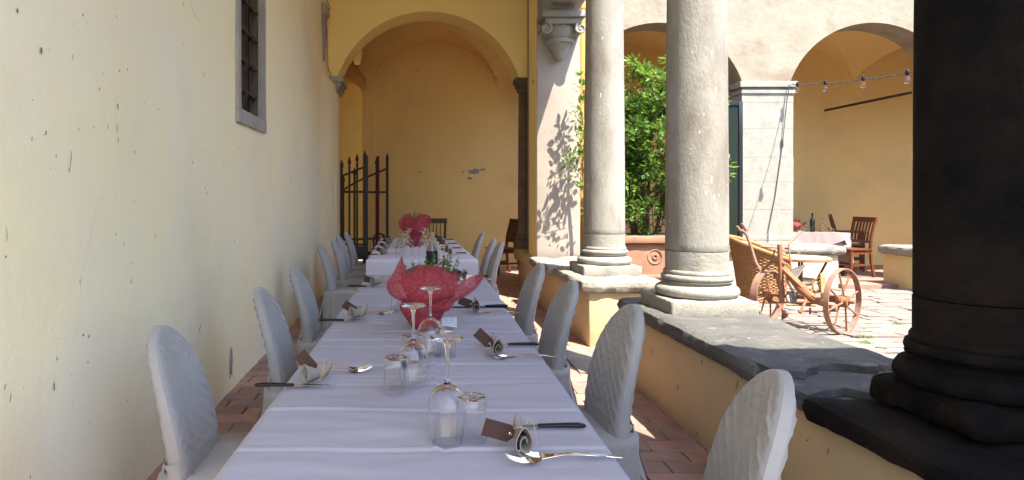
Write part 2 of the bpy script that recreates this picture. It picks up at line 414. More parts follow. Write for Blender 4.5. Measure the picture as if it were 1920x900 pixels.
# chips and gouges
random.seed(5); m = MB()
def chip(m, y, z, w_, h_, tilt=0):
    n = random.randint(6, 9); c = Vector((-1.2005+.009*nz((0, y, z), 1.1, 3)+.003*nz((0, y, z), 5, 2), y, z)); vs = []
    for i in range(n):
        a = 2*PI*i/n; rr = random.uniform(.55, 1.15); dy, dz = w_*rr*math.cos(a), h_*rr*math.sin(a)
        vs.append(c+Vector((0.0, dy*math.cos(tilt)-dz*math.sin(tilt), dz*math.cos(tilt)+dy*math.sin(tilt))))
    m.add(vs+[c+Vector((.0015, 0, 0))], [(i, (i+1) % n, n) for i in range(n)])
def L2W(u, v): y = -1.2*1200/(u-775); return y, 1.28-(v-372)*y/1200
for (u, v, w_, h_) in ((75, 95, 7, 8), (222, 200, 5, 9), (193, 138, 2, 3), (254, 285, 3, 5), (136, 108, 2, 10), (30, 20, 6, 8), (380, 140, 2, 6), (186, 166, 3, 5),
                       (221, 240, 2, 12), (222, 262, 3, 8), (132, 300, 2, 26), (129, 318, 3, 7), (146, 243, 2, 4), (105, 293, 2, 5), (202, 238, 2, 7), (175, 238, 2, 4), (362, 305, 3, 4),
                       (420, 305, 2, 3), (389, 362, 2, 6), (253, 378, 2, 3), (350, 385, 2, 2), (292, 443, 2, 5), (12, 440, 2, 24), (10, 482, 4, 4), (217, 440, 2, 4), (84, 252, 2, 3), (61, 188, 2, 3),
                       (103, 725, 3, 14), (376, 612, 4, 6), (374, 618, 3, 8), (305, 570, 2, 3), (22, 745, 2, 12), (157, 628, 6, 3), (300, 205, 2, 3), (240, 130, 2, 5), (530, 157, 3, 4), (560, 290, 2, 3), (425, 233, 2, 3)):
    y, z = L2W(u, v); k = y/1200; chip(m, y, z, w_*k*.6, h_*k*.8, random.uniform(-.2, .2))
for i in range(80):
    y = random.uniform(1.6, 8.5); z = random.uniform(.3, 4.2); s_ = random.uniform(.0012, .0035); chip(m, y, z, s_, s_*random.uniform(1, 5), random.uniform(-.4, .4))
M['chipc'] = mat('chipped_plaster_brown', (.20, .15, .11), (.13, .10, .08), nscale=60, rough=.95)
def crack(y, z, n, st, dirn):
    pts = [(y, z)]
    for i in range(n): dirn += random.uniform(-.5, .5); pts.append((pts[-1][0]+st*math.cos(dirn), pts[-1][1]+st*math.sin(dirn)))
    for (a1, b1), (a2, b2) in zip(pts, pts[1:]):
        xw = -1.2005+.009*nz((0, a1, b1), 1.1, 3)+.003*nz((0, a1, b1), 5, 2); xv = -1.2005+.009*nz((0, a2, b2), 1.1, 3)+.003*nz((0, a2, b2), 5, 2)
        m.add([(xw+.001, a1, b1), (xv+.001, a2, b2), (xv+.001, a2+.0014, b2+.0014), (xw+.001, a1+.0014, b1+.0014)], [(0, 1, 2, 3)])
for (y, z, n, dr) in ((2.3, .95, 9, 1.4), (5.3, 1.7, 12, -1.3), (6.4, 2.6, 14, -1.6), (3.3, 2.35, 8, .4), (1.9, 1.9, 8, 1.7), (7.2, 1.3, 10, 1.5)): crack(y, z, n, .05, dr)
o = m.build('plaster_chip', M['chipc'], lw, world=True, smooth=None, fix=False); o['kind'] = 'stuff'
m = MB()
y, z = L2W(433, 677)
c = [(0, .085), (.018, .05), (.022, 0), (.012, -.03), (.014, -.085), (.004, -.06), (-.006, -.055), (-.014, -.095), (-.02, -.03), (-.016, .03), (-.008, .06)]
m.prism([(y+a*1.3, z+b*1.1) for a, b in c], 'yz', -1.203, -1.196)
M['greyplaster'] = mat('grey_bare_render', (.34, .30, .28), (.26, .23, .22), nscale=30, rough=.95)
m.build('bare_render_patch', M['greyplaster'], lw, world=True, smooth=None)
# ---- barred window in the left wall
wn = thing('barred_window', 'tall narrow window with stone surround and iron bars high in the cream wall', 'window', (-1.2, 4.75, 1.8))
F = MB(); F.rbox(-1.30, -1.185, 4.34, 4.42, WZ0-.02, 3.12, .006, .2, .003); F.build('stone_jamb', M['frame'], wn, world=True)
F = MB(); F.rbox(-1.235, -1.185, 5.08, 5.16, WZ0-.02, 3.12, .006, .2, .003); F.build('stone_jamb', M['frame'], wn, world=True)
F = MB(); F.rbox(-1.32, -1.18, 4.34, 5.16, 1.80, WZ0, .008, .06, .004); F.build('stone_sill', M['frame'], wn, world=True)
F = MB(); F.rbox(-1.32, -1.182, 4.34, 5.16, 3.06, 3.18, .008, .06, .004); F.build('stone_lintel', M['frame'], wn, world=True)
F = MB(); F.box(-1.60, -1.237, 5.085, 5.12, WZ0-.02, 3.1); F.box(-1.60, -1.32, 4.36, 4.405, WZ0-.02, 3.1); F.build('shade_toned_reveal', M['brownstone'], wn, world=True)  # dark brown lining paints in the shade deep inside the reveal
F = MB(); F.box(-1.62, -1.60, W0, W1, WZ0, WZ1); F.build('window_panel', M['bottleglass'], wn, world=True)
for i in range(3):
    F = MB(); yy = 4.53+.22*i; F.tube([(-1.27, yy, WZ0-.02), (-1.27, yy, WZ1+.02)], .012); F.build('vertical_bar', M['iron'], wn, world=True)
for i in range(5):
    F = MB(); zz = WZ0+.17+.225*i; F.tube([(-1.245, W0-.02, zz), (-1.245, W1+.02, zz)], .011)
    for k in range(3): F.lathe([(.001, -.028), (.022, -.018), (.027, 0), (.022, .018), (.001, .028)], (-1.252, 4.53+.22*k, zz), 10)
    F.build('cross_bar', M['ironrust'], wn, world=True)

# ---- transverse wall with the big arch
ca, cz, cr, sp = .21, 2.59, 1.352, 2.99
pts = arc(ca, cz, cr, sp)
zl = pts[0][0]; zr = pts[-1][0]
out = [(-1.75, 0), (-1.10, 0), (-1.10, sp)]+pts[0:]+[(1.66, sp), (1.66, .5), (2.02, .5), (2.02, 5.2), (-1.75, 5.2)]
tw = thing('arch_wall', 'warm yellow wall with a wide round arch closing the corridor behind the tables', 'wall', (.3, 9.35, 0))
m = MB(); m.prism(out, 'xz', 9.1, 9.6); m.build('wall', M['yellow'], tw, world=True, smooth=25)
m = MB()   # moulded corbel on the left
for (z0, z1, d) in ((2.80, 2.86, .04), (2.86, 2.92, .075), (2.92, 3.0, .11)): m.rbox(-1.23, -1.10+d, 9.10-d, 9.62, z0, z1, .008, .08, .003)
m.build('stone_corbel', M['frame'], tw, world=True)
# slender half column carrying the right springer
hc = thing('slender_column', 'slender dark stone column under the right springer of the yellow arch', 'column', (1.585, 9.2, .5))
m = MB()
for (z0, z1, d) in ((2.80, 2.86, .09), (2.86, 2.92, .11), (2.92, 2.995, .135)): m.rbox(1.585-d, 1.585+min(d, .1), 9.2-d, 9.2+d, z0, z1, .008, .06, .002)
m.build('capital', M['brownstone'], hc, world=True)
m = MB(); m.lathe([(.082, .84), (.08, 1.4), (.077, 2.0), (.07, 2.8)], (1.585, 9.2, 0), 20); m.build('shaft', M['brownstone'], hc, world=True)
m = MB(); m.lathe([(.11, 0), (.125, .03), (.11, .06), (.09, .07), (.105, .1), (.088, .14), (.084, .17)], (1.585, 9.2, .68), 20)
m.rbox(1.585-.13, 1.585+.13, 9.2-.13, 9.2+.13, .56, .68, .01, .08, .004); m.build('base', M['brownstone'], hc, world=True)
# small broken corbel and its cable on the left wall
bc = thing('broken_corbel', 'broken stone corbel stub high on the cream wall near the corner', 'corbel', (-1.2, 8.5, 3.5))
m = MB(); m.rbox(-1.25, -1.13, 8.38, 8.62, 3.70, 3.86, .02, .04, .02); m.build('cap_stone', M['frame'], bc, world=True)
m = MB(); m.prism([(8.40, 3.70), (8.62, 3.70), (8.60, 3.45), (8.55, 3.32), (8.5, 3.1), (8.46, 3.2), (8.44, 3.42)], 'yz', -1.25, -1.165); m.build('broken_face', M['greyplaster'], bc, world=True)
wr = MB(); wr.tube([(-1.188, 8.1, 4.5), (-1.16, 8.35, 3.98), (-1.12, 8.6, 3.84), (-1.18, 8.72, 3.7), (-1.185, 8.8, 3.4), (-1.186, 8.9, 3.1), (-1.16, 9.05, 3.02)], .006, 6)
tag(wr.build('cable', M['wire'], None), 'thin grey cable running down the corner beside the broken corbel', 'cable')

# ---- arcade wall above the columns (yz plane), pier at its far end
AC = [0.13, 2.11, 4.08, 6.05]; SPZ = 3.5
out = [(-3.5, 0), (-.9, 0), (-.9, SPZ)]
lower = [(-1.2, SPZ)]
for a, b in ((.13, 2.11), (2.11, 4.08), (4.08, 6.05), (6.05, 7.95)):
    c = (a+b)/2; hw = (b-a)/2-.14
    lower += [(c+hw*math.sin(t), SPZ+(.10 if a > 6 else .82)*math.cos(t)) for t in [-PI/2+PI*i/20 for i in range(21)]]
lower += [(7.81, 0.0), (9.1, 0.0)]
out = lower+[(9.1, 5.2), (-1.2, 5.2)]
aw = thing('arcade_wall', 'plastered arcade wall carried by the stone columns over the parapet', 'wall', (1.8, 3, 3.5))
m = MB(); m.prism(out, 'yz', 1.62, 2.0); m.build('wall', M['pier'], aw, world=True, smooth=25)
pr = thing('end_pier', 'sunlit pale plaster pier with leaf shadows at the end of the colonnade', 'pier', (1.76, 8.3, .56))
m = MB(); m.rbox(1.50, 2.03, 7.78, 8.27, .54, 5.2, .012, .12, .006); m.build('pier_shaft', M['pier'], pr, world=True, smooth=50)
m = MB(); m.box(1.497, 1.6, 7.80, 8.28, .54, 5.2); m.build('inner_face', M['yellow'], pr, world=True)
# scroll capital
m = MB(); m.rbox(1.50, 2.02, 7.44, 7.79, 3.40, 3.47, .012, .06, .003); m.rbox(1.54, 1.98, 7.48, 7.79, 3.335, 3.40, .02, .05, .002); m.build('capital_slab', M['stone2'], pr, world=True)
for s_, x in ((-1, 1.555), (1, 1.965)):
    m = MB(); sp_ = []
    for i in range(26):
        a = PI/2+i*.42; r_ = .072*(1-i/28); sp_.append((x+s_*0+r_*math.cos(a)*(-1 if s_ < 0 else 1)*-1*-1, 7.50, 3.275+r_*math.sin(a)))
    m.tube(sp_, [.018*(1-i/40) for i in range(26)], 8)
    m.tube([(x, 7.50, 3.275), (x, 7.79, 3.275)], .05, 14)
    m.build('scroll', M['stone2'], pr, world=True)
m = MB(); m.tube([(1.555, 7.50, 3.347), (1.965, 7.50, 3.347)], .018, 8)
m.lathe([(.001, 2.94), (.05, 2.96), (.10, 3.05), (.135, 3.13), (.17, 3.14), (.175, 3.17), (.155, 3.19), (.19, 3.24), (.20, 3.30), (.19, 3.335)], (1.76, 7.72, 0), 28)
m.build('bell', M['stone2'], pr, world=True)
m = MB(); m.rbox(1.52, 1.90, 7.56, 7.79, 3.47, 5.2, .01, .15, .004); m.build('springer_stone', M['stone2'], pr, world=True)

# ---- corridor ceiling
m = MB(); m.box(-1.75, 2.0, -1.2, 9.1, 4.6, 4.75); o = m.build('corridor_ceiling', M['ceil'], None); o['kind'] = 'structure'
# roofs that close the wings
m = MB(); m.box(-1.9, 2.05, -1.25, 9.3, 5.2, 5.32); o = m.build('colonnade_roof', M['roof'], None); tag(o, 'clay roof over the colonnade corridor above the tables', 'roof')

# ---- near wing of the courtyard, beside the viewer
m = MB(); m.rbox(2.0, 12, -.2, .8, 0, 4.9, .02, .5, .01); tag(m.build('near_wing_wall', M['pale'], None), 'plastered wing wall closing the courtyard on the near side', 'wall')

# ---- parapets and coping
def parapet(name, label, y0, y1, seed):
    t = thing(name, label, 'parapet', (1.8, (y0+y1)/2, 0), group='low walls under the colonnade')
    m = MB(); m.rbox(1.495, 2.06, y0, y1, -.03, .48, .015, .12, .007, 4, seed); m.build('plaster_face', M['parapet'], t, world=True, smooth=50); return t
p1 = parapet('parapet', 'low ochre plaster wall nearest the viewer under dark stone coping', -1.5, 4.5, 1)
m = MB(); m.rbox(1.44, 2.13, 2.72, 4.58, .48, .58, .045, .03, .012, 5, 3)
for k, (ax, bx, cx) in enumerate(((.485, .512, 2.30), (.515, .545, 2.44), (.547, .576, 2.62))):   # flaking layers at the broken end
    random.seed(30+k); pts = [(1.455+.01*k, 2.86), (1.452+.012*k, cx+.12)]
    for i in range(13):
        t_ = i/12; pts.append((1.46+.012*k+t_*(.62), cx+.10*nz((t_*4, k, 0), 1.7, k)+random.uniform(-.025, .025)+.1*t_*(k-.5)))
    pts += [(2.12-.01*k, cx+.25), (2.12-.01*k, 2.86)]
    m.prism(pts, 'xy', ax, bx)
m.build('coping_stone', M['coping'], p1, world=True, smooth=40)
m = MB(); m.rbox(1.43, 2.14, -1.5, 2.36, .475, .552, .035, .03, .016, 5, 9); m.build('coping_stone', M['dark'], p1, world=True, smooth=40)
# scratches, scuffs and small losses on the plaster face
random.seed(41); m = MB()
def scratch(y, z, L, ang, wd):
    n = 5; up = []; lo = []
    for i in range(n+1):
        t = i/n; yy = y+L*t*math.cos(ang)+random.uniform(-.003, .003); zz = z+L*t*math.sin(ang)+random.uniform(-.002, .002); w2 = wd*(.2+math.sin(PI*t)*.8)
        up.append((yy, zz+w2)); lo.append((yy, zz-w2))
    m.prism(up+lo[::-1], 'yz', 1.4868, 1.49)
for (y, z, L, ang, wd) in ((1.98, .18, .10, .9, .0022), (2.02, .25, .03, 1.2, .0016), (2.95, .40, .05, 1.9, .0014), (3.3, .42, .03, 1.5, .0014), (2.62, .3, .02, 1.4, .0016), (2.3, .36, .025, 1.8, .0014), (3.6, .2, .03, 1.3, .0012), (3.1, .12, .04, .3, .0014), (2.2, .1, .035, 2.4, .0016), (4.0, .3, .04, 1.7, .0014), (2.45, .17, .016, .8, .003)): scratch(y, z, L, ang, wd)
for i in range(12): y = random.uniform(1.7, 4.4); scratch(y, random.uniform(.01, .46) if i % 3 else random.uniform(.0, .05), random.uniform(.004, .02), random.uniform(0, 3), random.uniform(.001, .003))
o = m.build('scuff_mark', M['chipc'], p1, world=True, smooth=None); o['kind'] = 'stuff'
p2 = parapet('parapet', 'low ochre plaster wall beyond the gap with its end face in sunlight', 5.45, 9.1, 2)
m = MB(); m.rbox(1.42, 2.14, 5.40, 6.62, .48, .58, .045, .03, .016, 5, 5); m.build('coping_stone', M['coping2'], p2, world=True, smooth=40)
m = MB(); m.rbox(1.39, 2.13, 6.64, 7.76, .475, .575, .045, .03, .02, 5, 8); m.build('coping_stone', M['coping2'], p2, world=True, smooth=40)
m = MB(); m.rbox(1.47, 2.0, 7.9, 9.35, .40, .56, .01, .1, .004, 5, 8); m.build('bare_top', M['parapet'], p2, world=True, smooth=40)
m = MB(); m.rbox(1.2, 2.2, 4.62, 5.36, -.03, .03, .01, .06, .006, 4, 2); o = m.build('stone_threshold', M['paving2'], None, smooth=50); o['kind'] = 'structure'

# ---- big columns
def column(y, mt, mb, label, seed, X=1.805, er=0):
    t = thing('stone_column', label, 'column', (X, y, .58), group='round stone columns of the arcade')
    wob = lambda a, z: 1+.006*nz((math.cos(a)*2, math.sin(a)*2, z*2.5), 1, seed)+.004*nz((math.cos(a)*2, math.sin(a)*2, z*2.5), 4, seed)
    m = MB(); h_ = .265-er; m.rbox(X-h_, X+h_, y-h_, y+h_, .56, .665, .012+er*.6, .03, .008+er*.5, 9, seed); m.build('plinth', mb, t, world=True, smooth=50)
    prof = []
    def tor(zc, h, r0, k=8):
        for i in range(k+1):
            a = -PI/2+PI*i/k; prof.append((r0+h*math.cos(a), zc+h*math.sin(a)))
    tor(.085+.035, .035, .215); prof.append((.212, .157)); 
    for i in range(6): a = i/5; prof.append((.212-.016*math.sin(a*PI), .158+.022*a))
    prof.append((.214, .182)); tor(.203, .02, .196, 6); prof.append((.199, .226)); prof.append((.199, .24)); prof.append((.191, .252))
    m = MB(); m.lathe([(.001, .084)]+prof+[(.001, .2521)], (X, y, .58), 48, wob=lambda a, z: 1+(.010+er)*nz((math.cos(a)*2, math.sin(a)*2, z*6), 1.3, seed)+.007*nz((math.cos(a)*3, math.sin(a)*3, z*6), 3, seed))
    m.build('base_moulding', mb, t, world=True, smooth=60)
    zj = .252+.12
    m = MB(); n = 4; m.lathe([(.188, .2522+(zj-.256)*i/n) for i in range(n+1)], (X, y, .58), 48, wob=wob); m.build('lower_drum', mb, t, world=True, smooth=60)
    m = MB(); H = 3.30-.58; pf = [(.184, zj)]+[(.187-.018*((zz-zj)/(H-zj))**1.5, zz) for zz in [zj+.006+(H-zj-.006)*i/60 for i in range(61)]]
    m.lathe(pf, (X, y, .58), 64, wob=lambda a, z: wob(a, z)); m.build('shaft', mt, t, world=True, smooth=60)
    m = MB(); m.lathe([(.18, 2.72), (.21, 2.735), (.18, 2.76), (.19, 2.80), (.26, 2.86)], (X, y, .58), 40); m.rbox(X-.205, X+.215, y-.22, y+.22, 3.43, 3.502, .01, .1); m.build('capital', mb, t, world=True, smooth=50)
    return t
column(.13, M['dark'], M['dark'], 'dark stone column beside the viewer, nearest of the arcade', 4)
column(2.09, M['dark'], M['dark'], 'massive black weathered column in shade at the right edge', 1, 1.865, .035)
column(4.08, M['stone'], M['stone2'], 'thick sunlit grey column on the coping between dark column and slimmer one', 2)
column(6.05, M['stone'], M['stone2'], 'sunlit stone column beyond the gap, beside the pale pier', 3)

# ---- far wing: facade, parapets, back wall, vaults
fw = thing('courtyard_facade', 'sunlit weathered courtyard facade with round arches', 'building', (6, 9.5, 0))
Z0, RR, SP2 = 2.56, 1.28, 2.96
low = [(2.02, 0), (2.36, 0)]; low = [(2.0, 0), (2.36, 0)]
for c in (3.58, 6.70, 9.82):
    hw = math.sqrt(RR*RR-(SP2-Z0)**2)
    low += [(c-hw, 0), ]+arc(c, Z0, RR, SP2, 32)+[(c+hw, 0)]
low += [(12.5, 0)]
# a real pier stands between the openings
m = MB(); m.prism([(2.0, 0)]+low[2:]+[(12.5, 6.2), (2.0, 6.2)], 'xz', 9.32, 9.78); m.build('wall', M['pale'], fw, world=True, smooth=25)
m = MB(); m.box(1.9, 12.6, 9.2, 12.8, 6.2, 6.35); m.build('roof', M['roof'], fw, world=True)
for xa, xb in ((4.80, 5.48), (7.92, 8.60)):
    # dressed stone blocks facing the pier
    z = .74
    for i, h in enumerate((.38, .40, .36, .42, .37, .27)):
        m = MB(); z1 = min(z+h, 2.80); e_ = .0015*(i % 3); m.box(xa-.03-e_, xb+.03+e_, 9.285-e_, 9.80, z+.0015, z1-.0015); m.build('pier_block', M['pale_stone'] if 'pale_stone' in M else M['stone2'], fw, world=True, smooth=50); z = z1
    m = MB(); m.rbox(xa-.05, xb+.05, 9.26, 9.82, 2.80, 2.86, .01, .1, .002); m.rbox(xa-.03, xb+.03, 9.28, 9.80, 2.861, 2.89, .008, .1); m.rbox(xa-.08, xb+.08, 9.235, 9.84, 2.89, 2.975, .012, .1, .002); m.build('pier_cap', M['stone2'], fw, world=True, smooth=50)
    m = MB(); m.rbox(xa-.07, xb+.07, 9.24, 9.84, .60, .66, .01, .1); m.rbox(xa-.05, xb+.05, 9.26, 9.82, .66, .74, .02, .05); m.build('pier_base', M['stone2'], fw, world=True, smooth=50)
def farpar(x0, x1, y0, y1, label, mt=M['parapet']):
    t = thing('courtyard_parapet', label, 'parapet', ((x0+x1)/2, (y0+y1)/2, 0), group='low walls around the courtyard')
    m = MB(); m.rbox(x0, x1, y0, y1, -.03, .47, .015, .2, .006); m.build('plaster_face', mt, t, world=True, smooth=50)
    m = MB(); m.rbox(x0-.07, x1+.09, y0-.07, y1+.05, .47, .60, .055, .05, .012, 6); m.build('coping_stone', M['coping2'], t, world=True, smooth=50)
M['palepar'] = mat('pale_parapet_plaster', (.52, .47, .37), (.46, .41, .31), nscale=2, bump=.4, bscale=16)
M['yellowpar'] = mat('yellow_parapet_plaster', (.60, .46, .21), (.54, .41, .2), nscale=2.5, bump=.4, bscale=16, col3=(.5, .4, .22), c3scale=3, c3ramp=(.6, .8))
farpar(2.36, 6.13, 9.22, 9.82, 'pale low wall in full sun behind the rusty plough', M['palepar'])
farpar(6.93, 7.5, 8.72, 9.45, 'short yellow low wall with rounded coping beside the far opening', M['yellowpar'])
farpar(8.0, 9.2, 9.22, 9.82, 'low wall under the last arch of the facade', M['yellowpar'])
m = MB(); m.rbox(6.15, 6.95, 9.15, 9.5, -.03, .05, .01, .1); o = m.build('opening_step', M['step'], None); o['kind'] = 'structure'
# back wall
bwl = thing('back_wall', 'shaded ochre back wall of the far gallery', 'wall', (5, 12.2, 0))
out = [(-3.4, 0), (-1.62, 0), (-1.62, 3.2)]+[(-1.285+.335*math.sin(t), 3.2+.36*math.cos(t)) for t in [-PI/2+PI*i/20 for i in range(21)]]+[(-.95, 3.2), (-.95, 0), (12.5, 0), (12.5, 5.2), (-3.4, 5.2)]
m = MB(); m.prism(out, 'xz', 12.0, 12.6); m.build('wall', M['ochre'], bwl, world=True, smooth=25)
m = MB(); m.box(-.93, -.76, 11.90, 12.0, 0, 3.3); m.build('pilaster', M['ochre'], bwl, world=True)
m = MB(); m.box(-3.4, 0, 13.4, 13.5, 0, 4.5); m.build('recess_wall', M['ochre'], bwl, world=True)
m = MB(); m.box(-3.4, 0, 12.6, 13.5, 4.3, 4.4); m.build('recess_ceiling', M['ochre'], bwl, world=True)
m = MB(); m.box(-3.5, -3.4, 9.1, 13.1, 0, 5.2); m.build('side_wall', M['ochre'], bwl, world=True)
m = MB(); m.box(12.5, 12.6, .8, 12.8, 0, 6.2); tag(m.build('east_wing_wall', M['pale'], None), 'plain plastered wing on the far right of the courtyard', 'wall')
m = MB(); m.box(-3.4, -1.75, 9.1, 9.25, 0, 5.2); m.build('return_wall', M['ochre'], bwl, world=True)
# peeled patch
random.seed(3); m = MB()
def blot(cx, cz, w_, h_, n=16):
    p = []
    for i in range(n):
        a = 2*PI*i/n; rr = random.uniform(.45, 1.1); p.append((cx+w_*rr*math.cos(a), cz+h_*rr*math.sin(a)))
    m.prism(p, 'xz', 11.994, 12.01)
for (u, v, a, b) in ((889, 321, 16, 6), (880, 334, 6, 3), (868, 322, 4, 1.5), (787, 323, 6, .8), (905, 318, 7, 3)): blot((u-775)/100, 1.28-(v-372)/100, a/100, b/100)
o = m.build('peeled_plaster', M['greyplaster'], bwl, world=True, smooth=None); o['kind'] = 'stuff'
# groin vaults
def vault(name, label, bays, y0, y1, zs, rise, xa, xb, mt):
    m = MB(); nx = int((xb-xa)/.035); ny = 44
    def zx(x):
        for a, b in bays:
            if a < x < b: c = (a+b)/2; return rise*math.sqrt(max(0, 1-((x-c)/((b-a)/2))**2))
        return 0
    def fn(u, v):
        x = xa+u*(xb-xa); y = y0+v*(y1-y0); c = (y0+y1)/2
        zy = rise*math.sqrt(max(0, 1-((y-c)/((y1-y0)/2))**2))
        return (x, y, zs+max(zx(x), zy*1.0))
    m.grid(fn, nx, ny); m.grid(lambda u, v: (xa+u*(xb-xa), y0+v*(y1-y0), 5.15), 4, 2)
    o = m.build(name, mt, None, smooth=20, fix=False); o['kind'] = 'structure'
vault('gallery_vault', '', ((-3.4, -.9), (-.78, 1.56), (2.02, 5.14), (5.14, 8.26), (8.26, 11.38)), 9.6, 12.0, 3.28, .93, -3.4, 12.5, M['ochre'])
# iron tie rod and its shadowless pin
m = MB(); m.tube([(7.72, 12.0, 2.93), (7.62, 9.8, 2.90)], .022, 8); tag(m.build('tie_rod', M['ironrust'], None), 'straight dark iron tie rod crossing the right-hand arch', 'tie rod')
m = MB(); m.tube([(7.25, 9.7, 0), (7.25, 9.7, .01)], .01)
# downpipe
dp = thing('downpipe', 'orange painted downpipe beside the pale pier', 'pipe', (2.43, 9.22, 0))
m = MB(); m.tube([(2.43, 9.22, .6), (2.43, 9.22, 5.9)], .047, 14); m.build('pipe', M['pipe'], dp, world=True)
for z in (2.2, 4.0): m = MB(); m.lathe([(.052, 0), (.056, .01), (.056, .05), (.052, .06)], (2.43, 9.22, z), 14); m.build('bracket', M['pipe'], dp, world=True)
# glazed screen in the first arch
gl = thing('glazed_screen', 'dark glazed door leaf with black metal frame left of the stone pier of the courtyard', 'door', (4.3, 9.24, .6))
m = MB(); m.box(3.9, 4.70, 9.23, 9.24, .66, 2.62); m.build('pane', M['doorglass'], gl, world=True)
for (a, b, c, d) in ((4.69, 4.745, .60, 2.68), (3.86, 3.9, .60, 2.68), (3.902, 4.688, .60, .66), (3.902, 4.688, 2.62, 2.68)):
    m = MB(); m.rbox(a, b, 9.212, 9.258, c, d, .004, .3); m.build('frame_bar', M['blackpaint'], gl, world=True)
# ============================================================ TABLES AND CLOTHS
def cx1(y): return .0155+.0213*(y-1.2)
def make_table(label, y0, y1, cx, hw):
    yc = (y0+y1)/2; t = thing('dining_table', label, 'table', (cx(yc), yc, 0))
    m = MB(); m.box(cx(yc)-hw+.03, cx(yc)+hw-.03, y0+.03, y1-.03, .71, .735); m.build('tabletop', M['wood'], t, world=True)
    for sx in (-1, 1):
        for y in (y0+.12, y1-.12):
            m = MB(); x = cx(y)+sx*(hw-.1); m.box(x-.025, x+.025, y-.025, y+.025, .01, .71); m.build('leg', M['wood'], t, world=True)
def cloth(name, label, y0, y1, cx, hw, mt, creases, hang=.26, z=.75, lift=0, curl=False, ny=None, endnear=True, endfar=True, seed=0, cc=.027):
    ny = ny or int((y1-y0)/.0065); r = .018; half = hw+hang-.01
    nx = 84
    def prof(s):   # signed distance from the middle -> offset, drop
        a = abs(s); sg = 1 if s >= 0 else -1
        if a < hw-r: return s, 0, 0
        q = a-(hw-r)
        if q < r*PI/2: t = q/r; return sg*(hw-r+r*math.sin(t)), r*(1-math.cos(t)), 0
        q -= r*PI/2; return sg*(hw), r+q, q/hang
    def top(x, y):
        h = .006*nz((x*1.2, y*1.6, 0), 1.6, seed)+.0026*nz((x*.7, y*2.5, 0), 7, seed+3)+.0008*nz((x, y, 0), 30, seed)
        for (c, a, wd, sl) in creases:
            d = y-c-sl*x-.004*nz((x*3, c, 0), 2, seed)
            h += a*(-.9*math.exp(-(d/wd)**2)+.45*math.exp(-((d-wd*2.2)/(wd*1.8))**2))*(.55+.6*abs(nz((x*2.5, c*3, 0), 1, seed+5)*2))
        d = x-cc-.002*(y-y0); h += .0048*math.exp(-(d/.006)**2)-.0034*math.exp(-((d-.014)/.010)**2)
        return h
    def fn(u, v):
        s = (-half+2*half*u); y = y0+v*(y1-y0); ox, dr, q = prof(s); yy = y
        e = 0
        if q > 0:
            wv = math.sin(y*9+seed)+.6*math.sin(y*21+1.3+seed*2)
            ox += (1 if s > 0 else -1)*(.012*q*wv+.02*q)
            yy += .006*q*math.cos(y*14)
        f = max(0, 1-dr/.03)
        zz = z+lift-dr+top(ox, y)*f
        if curl and v < .10: zz += .022*math.sin(min(1, v/.10)*PI)*(.35+.65*abs(math.sin(ox*4+1.2)))*f
        return (cx(y)+ox, yy, zz)
    m = MB(); m.grid(fn, nx, ny)
    for flag, ye, sg in ((endnear, y0, -1), (endfar, y1, 1)):
        if not flag: continue
        def fe(u, v):
            x = -hw+2*hw*u; d = v*hang*1.02; t = min(1, d/(r*PI/2))*PI/2
            off = r*math.sin(t) if d < r*PI/2 else r; dr = r*(1-math.cos(t)) if d < r*PI/2 else r+(d-r*PI/2)
            q = d/hang; 
            return (cx(ye)+x*(1+.01*q), ye+sg*(off+.010*q*math.sin(x*16)+.01*q), z+lift+top(x, ye)*max(0, 1-dr/.03)-dr)
        m.grid(fe, 60, 16)
    o = m.build(name, mt, None, smooth=180, fix=False); tag(o, label, 'tablecloth'); return o
make_table('long table nearest the viewer set with upside-down glasses and a red bouquet', .5, 4.36, cx1, .40)
cr = [(c_, a_*.95, w_*.62, s_) for c_, a_, w_, s_ in [(1.05, .004, .010, .0), (1.345, .0055, .009, .004), (1.60, .0045, .010, -.01), (1.83, .003, .014, .02), (1.90, .002, .010, -.03), (2.03, .0035, .012, .015), (2.28, .004, .012, .0),
      (2.40, .003, .02, .05), (2.56, .0045, .014, -.01), (2.80, .003, .02, .03), (3.02, .004, .018, .0)]]
cloth('tablecloth', 'lilac white creased tablecloth on the nearest long table', .48, 3.22, cx1, .402, M['cloth'], cr, endfar=False)
cloth('tablecloth', 'white cloth with curled near edge covering the far half of the first table', 3.10, 4.37, cx1, .402, M['cloth'], [(3.5, .004, .012, 0), (3.85, .004, .012, .01), (4.15, .003, .014, 0)], lift=.006, curl=True, endnear=False, seed=4)
cx2 = lambda y: .076-.013*(y-5.55)
make_table('second long table farther back toward the gate', 5.6, 8.45, cx2, .47)
cloth('tablecloth', 'white tablecloth hanging over the front of the second table', 5.56, 8.48, cx2, .485, M['clothw'], [(6.1, .003, .012, 0), (6.8, .003, .014, 0), (7.5, .003, .014, 0)], ny=120, hang=.30, seed=7, cc=.1)

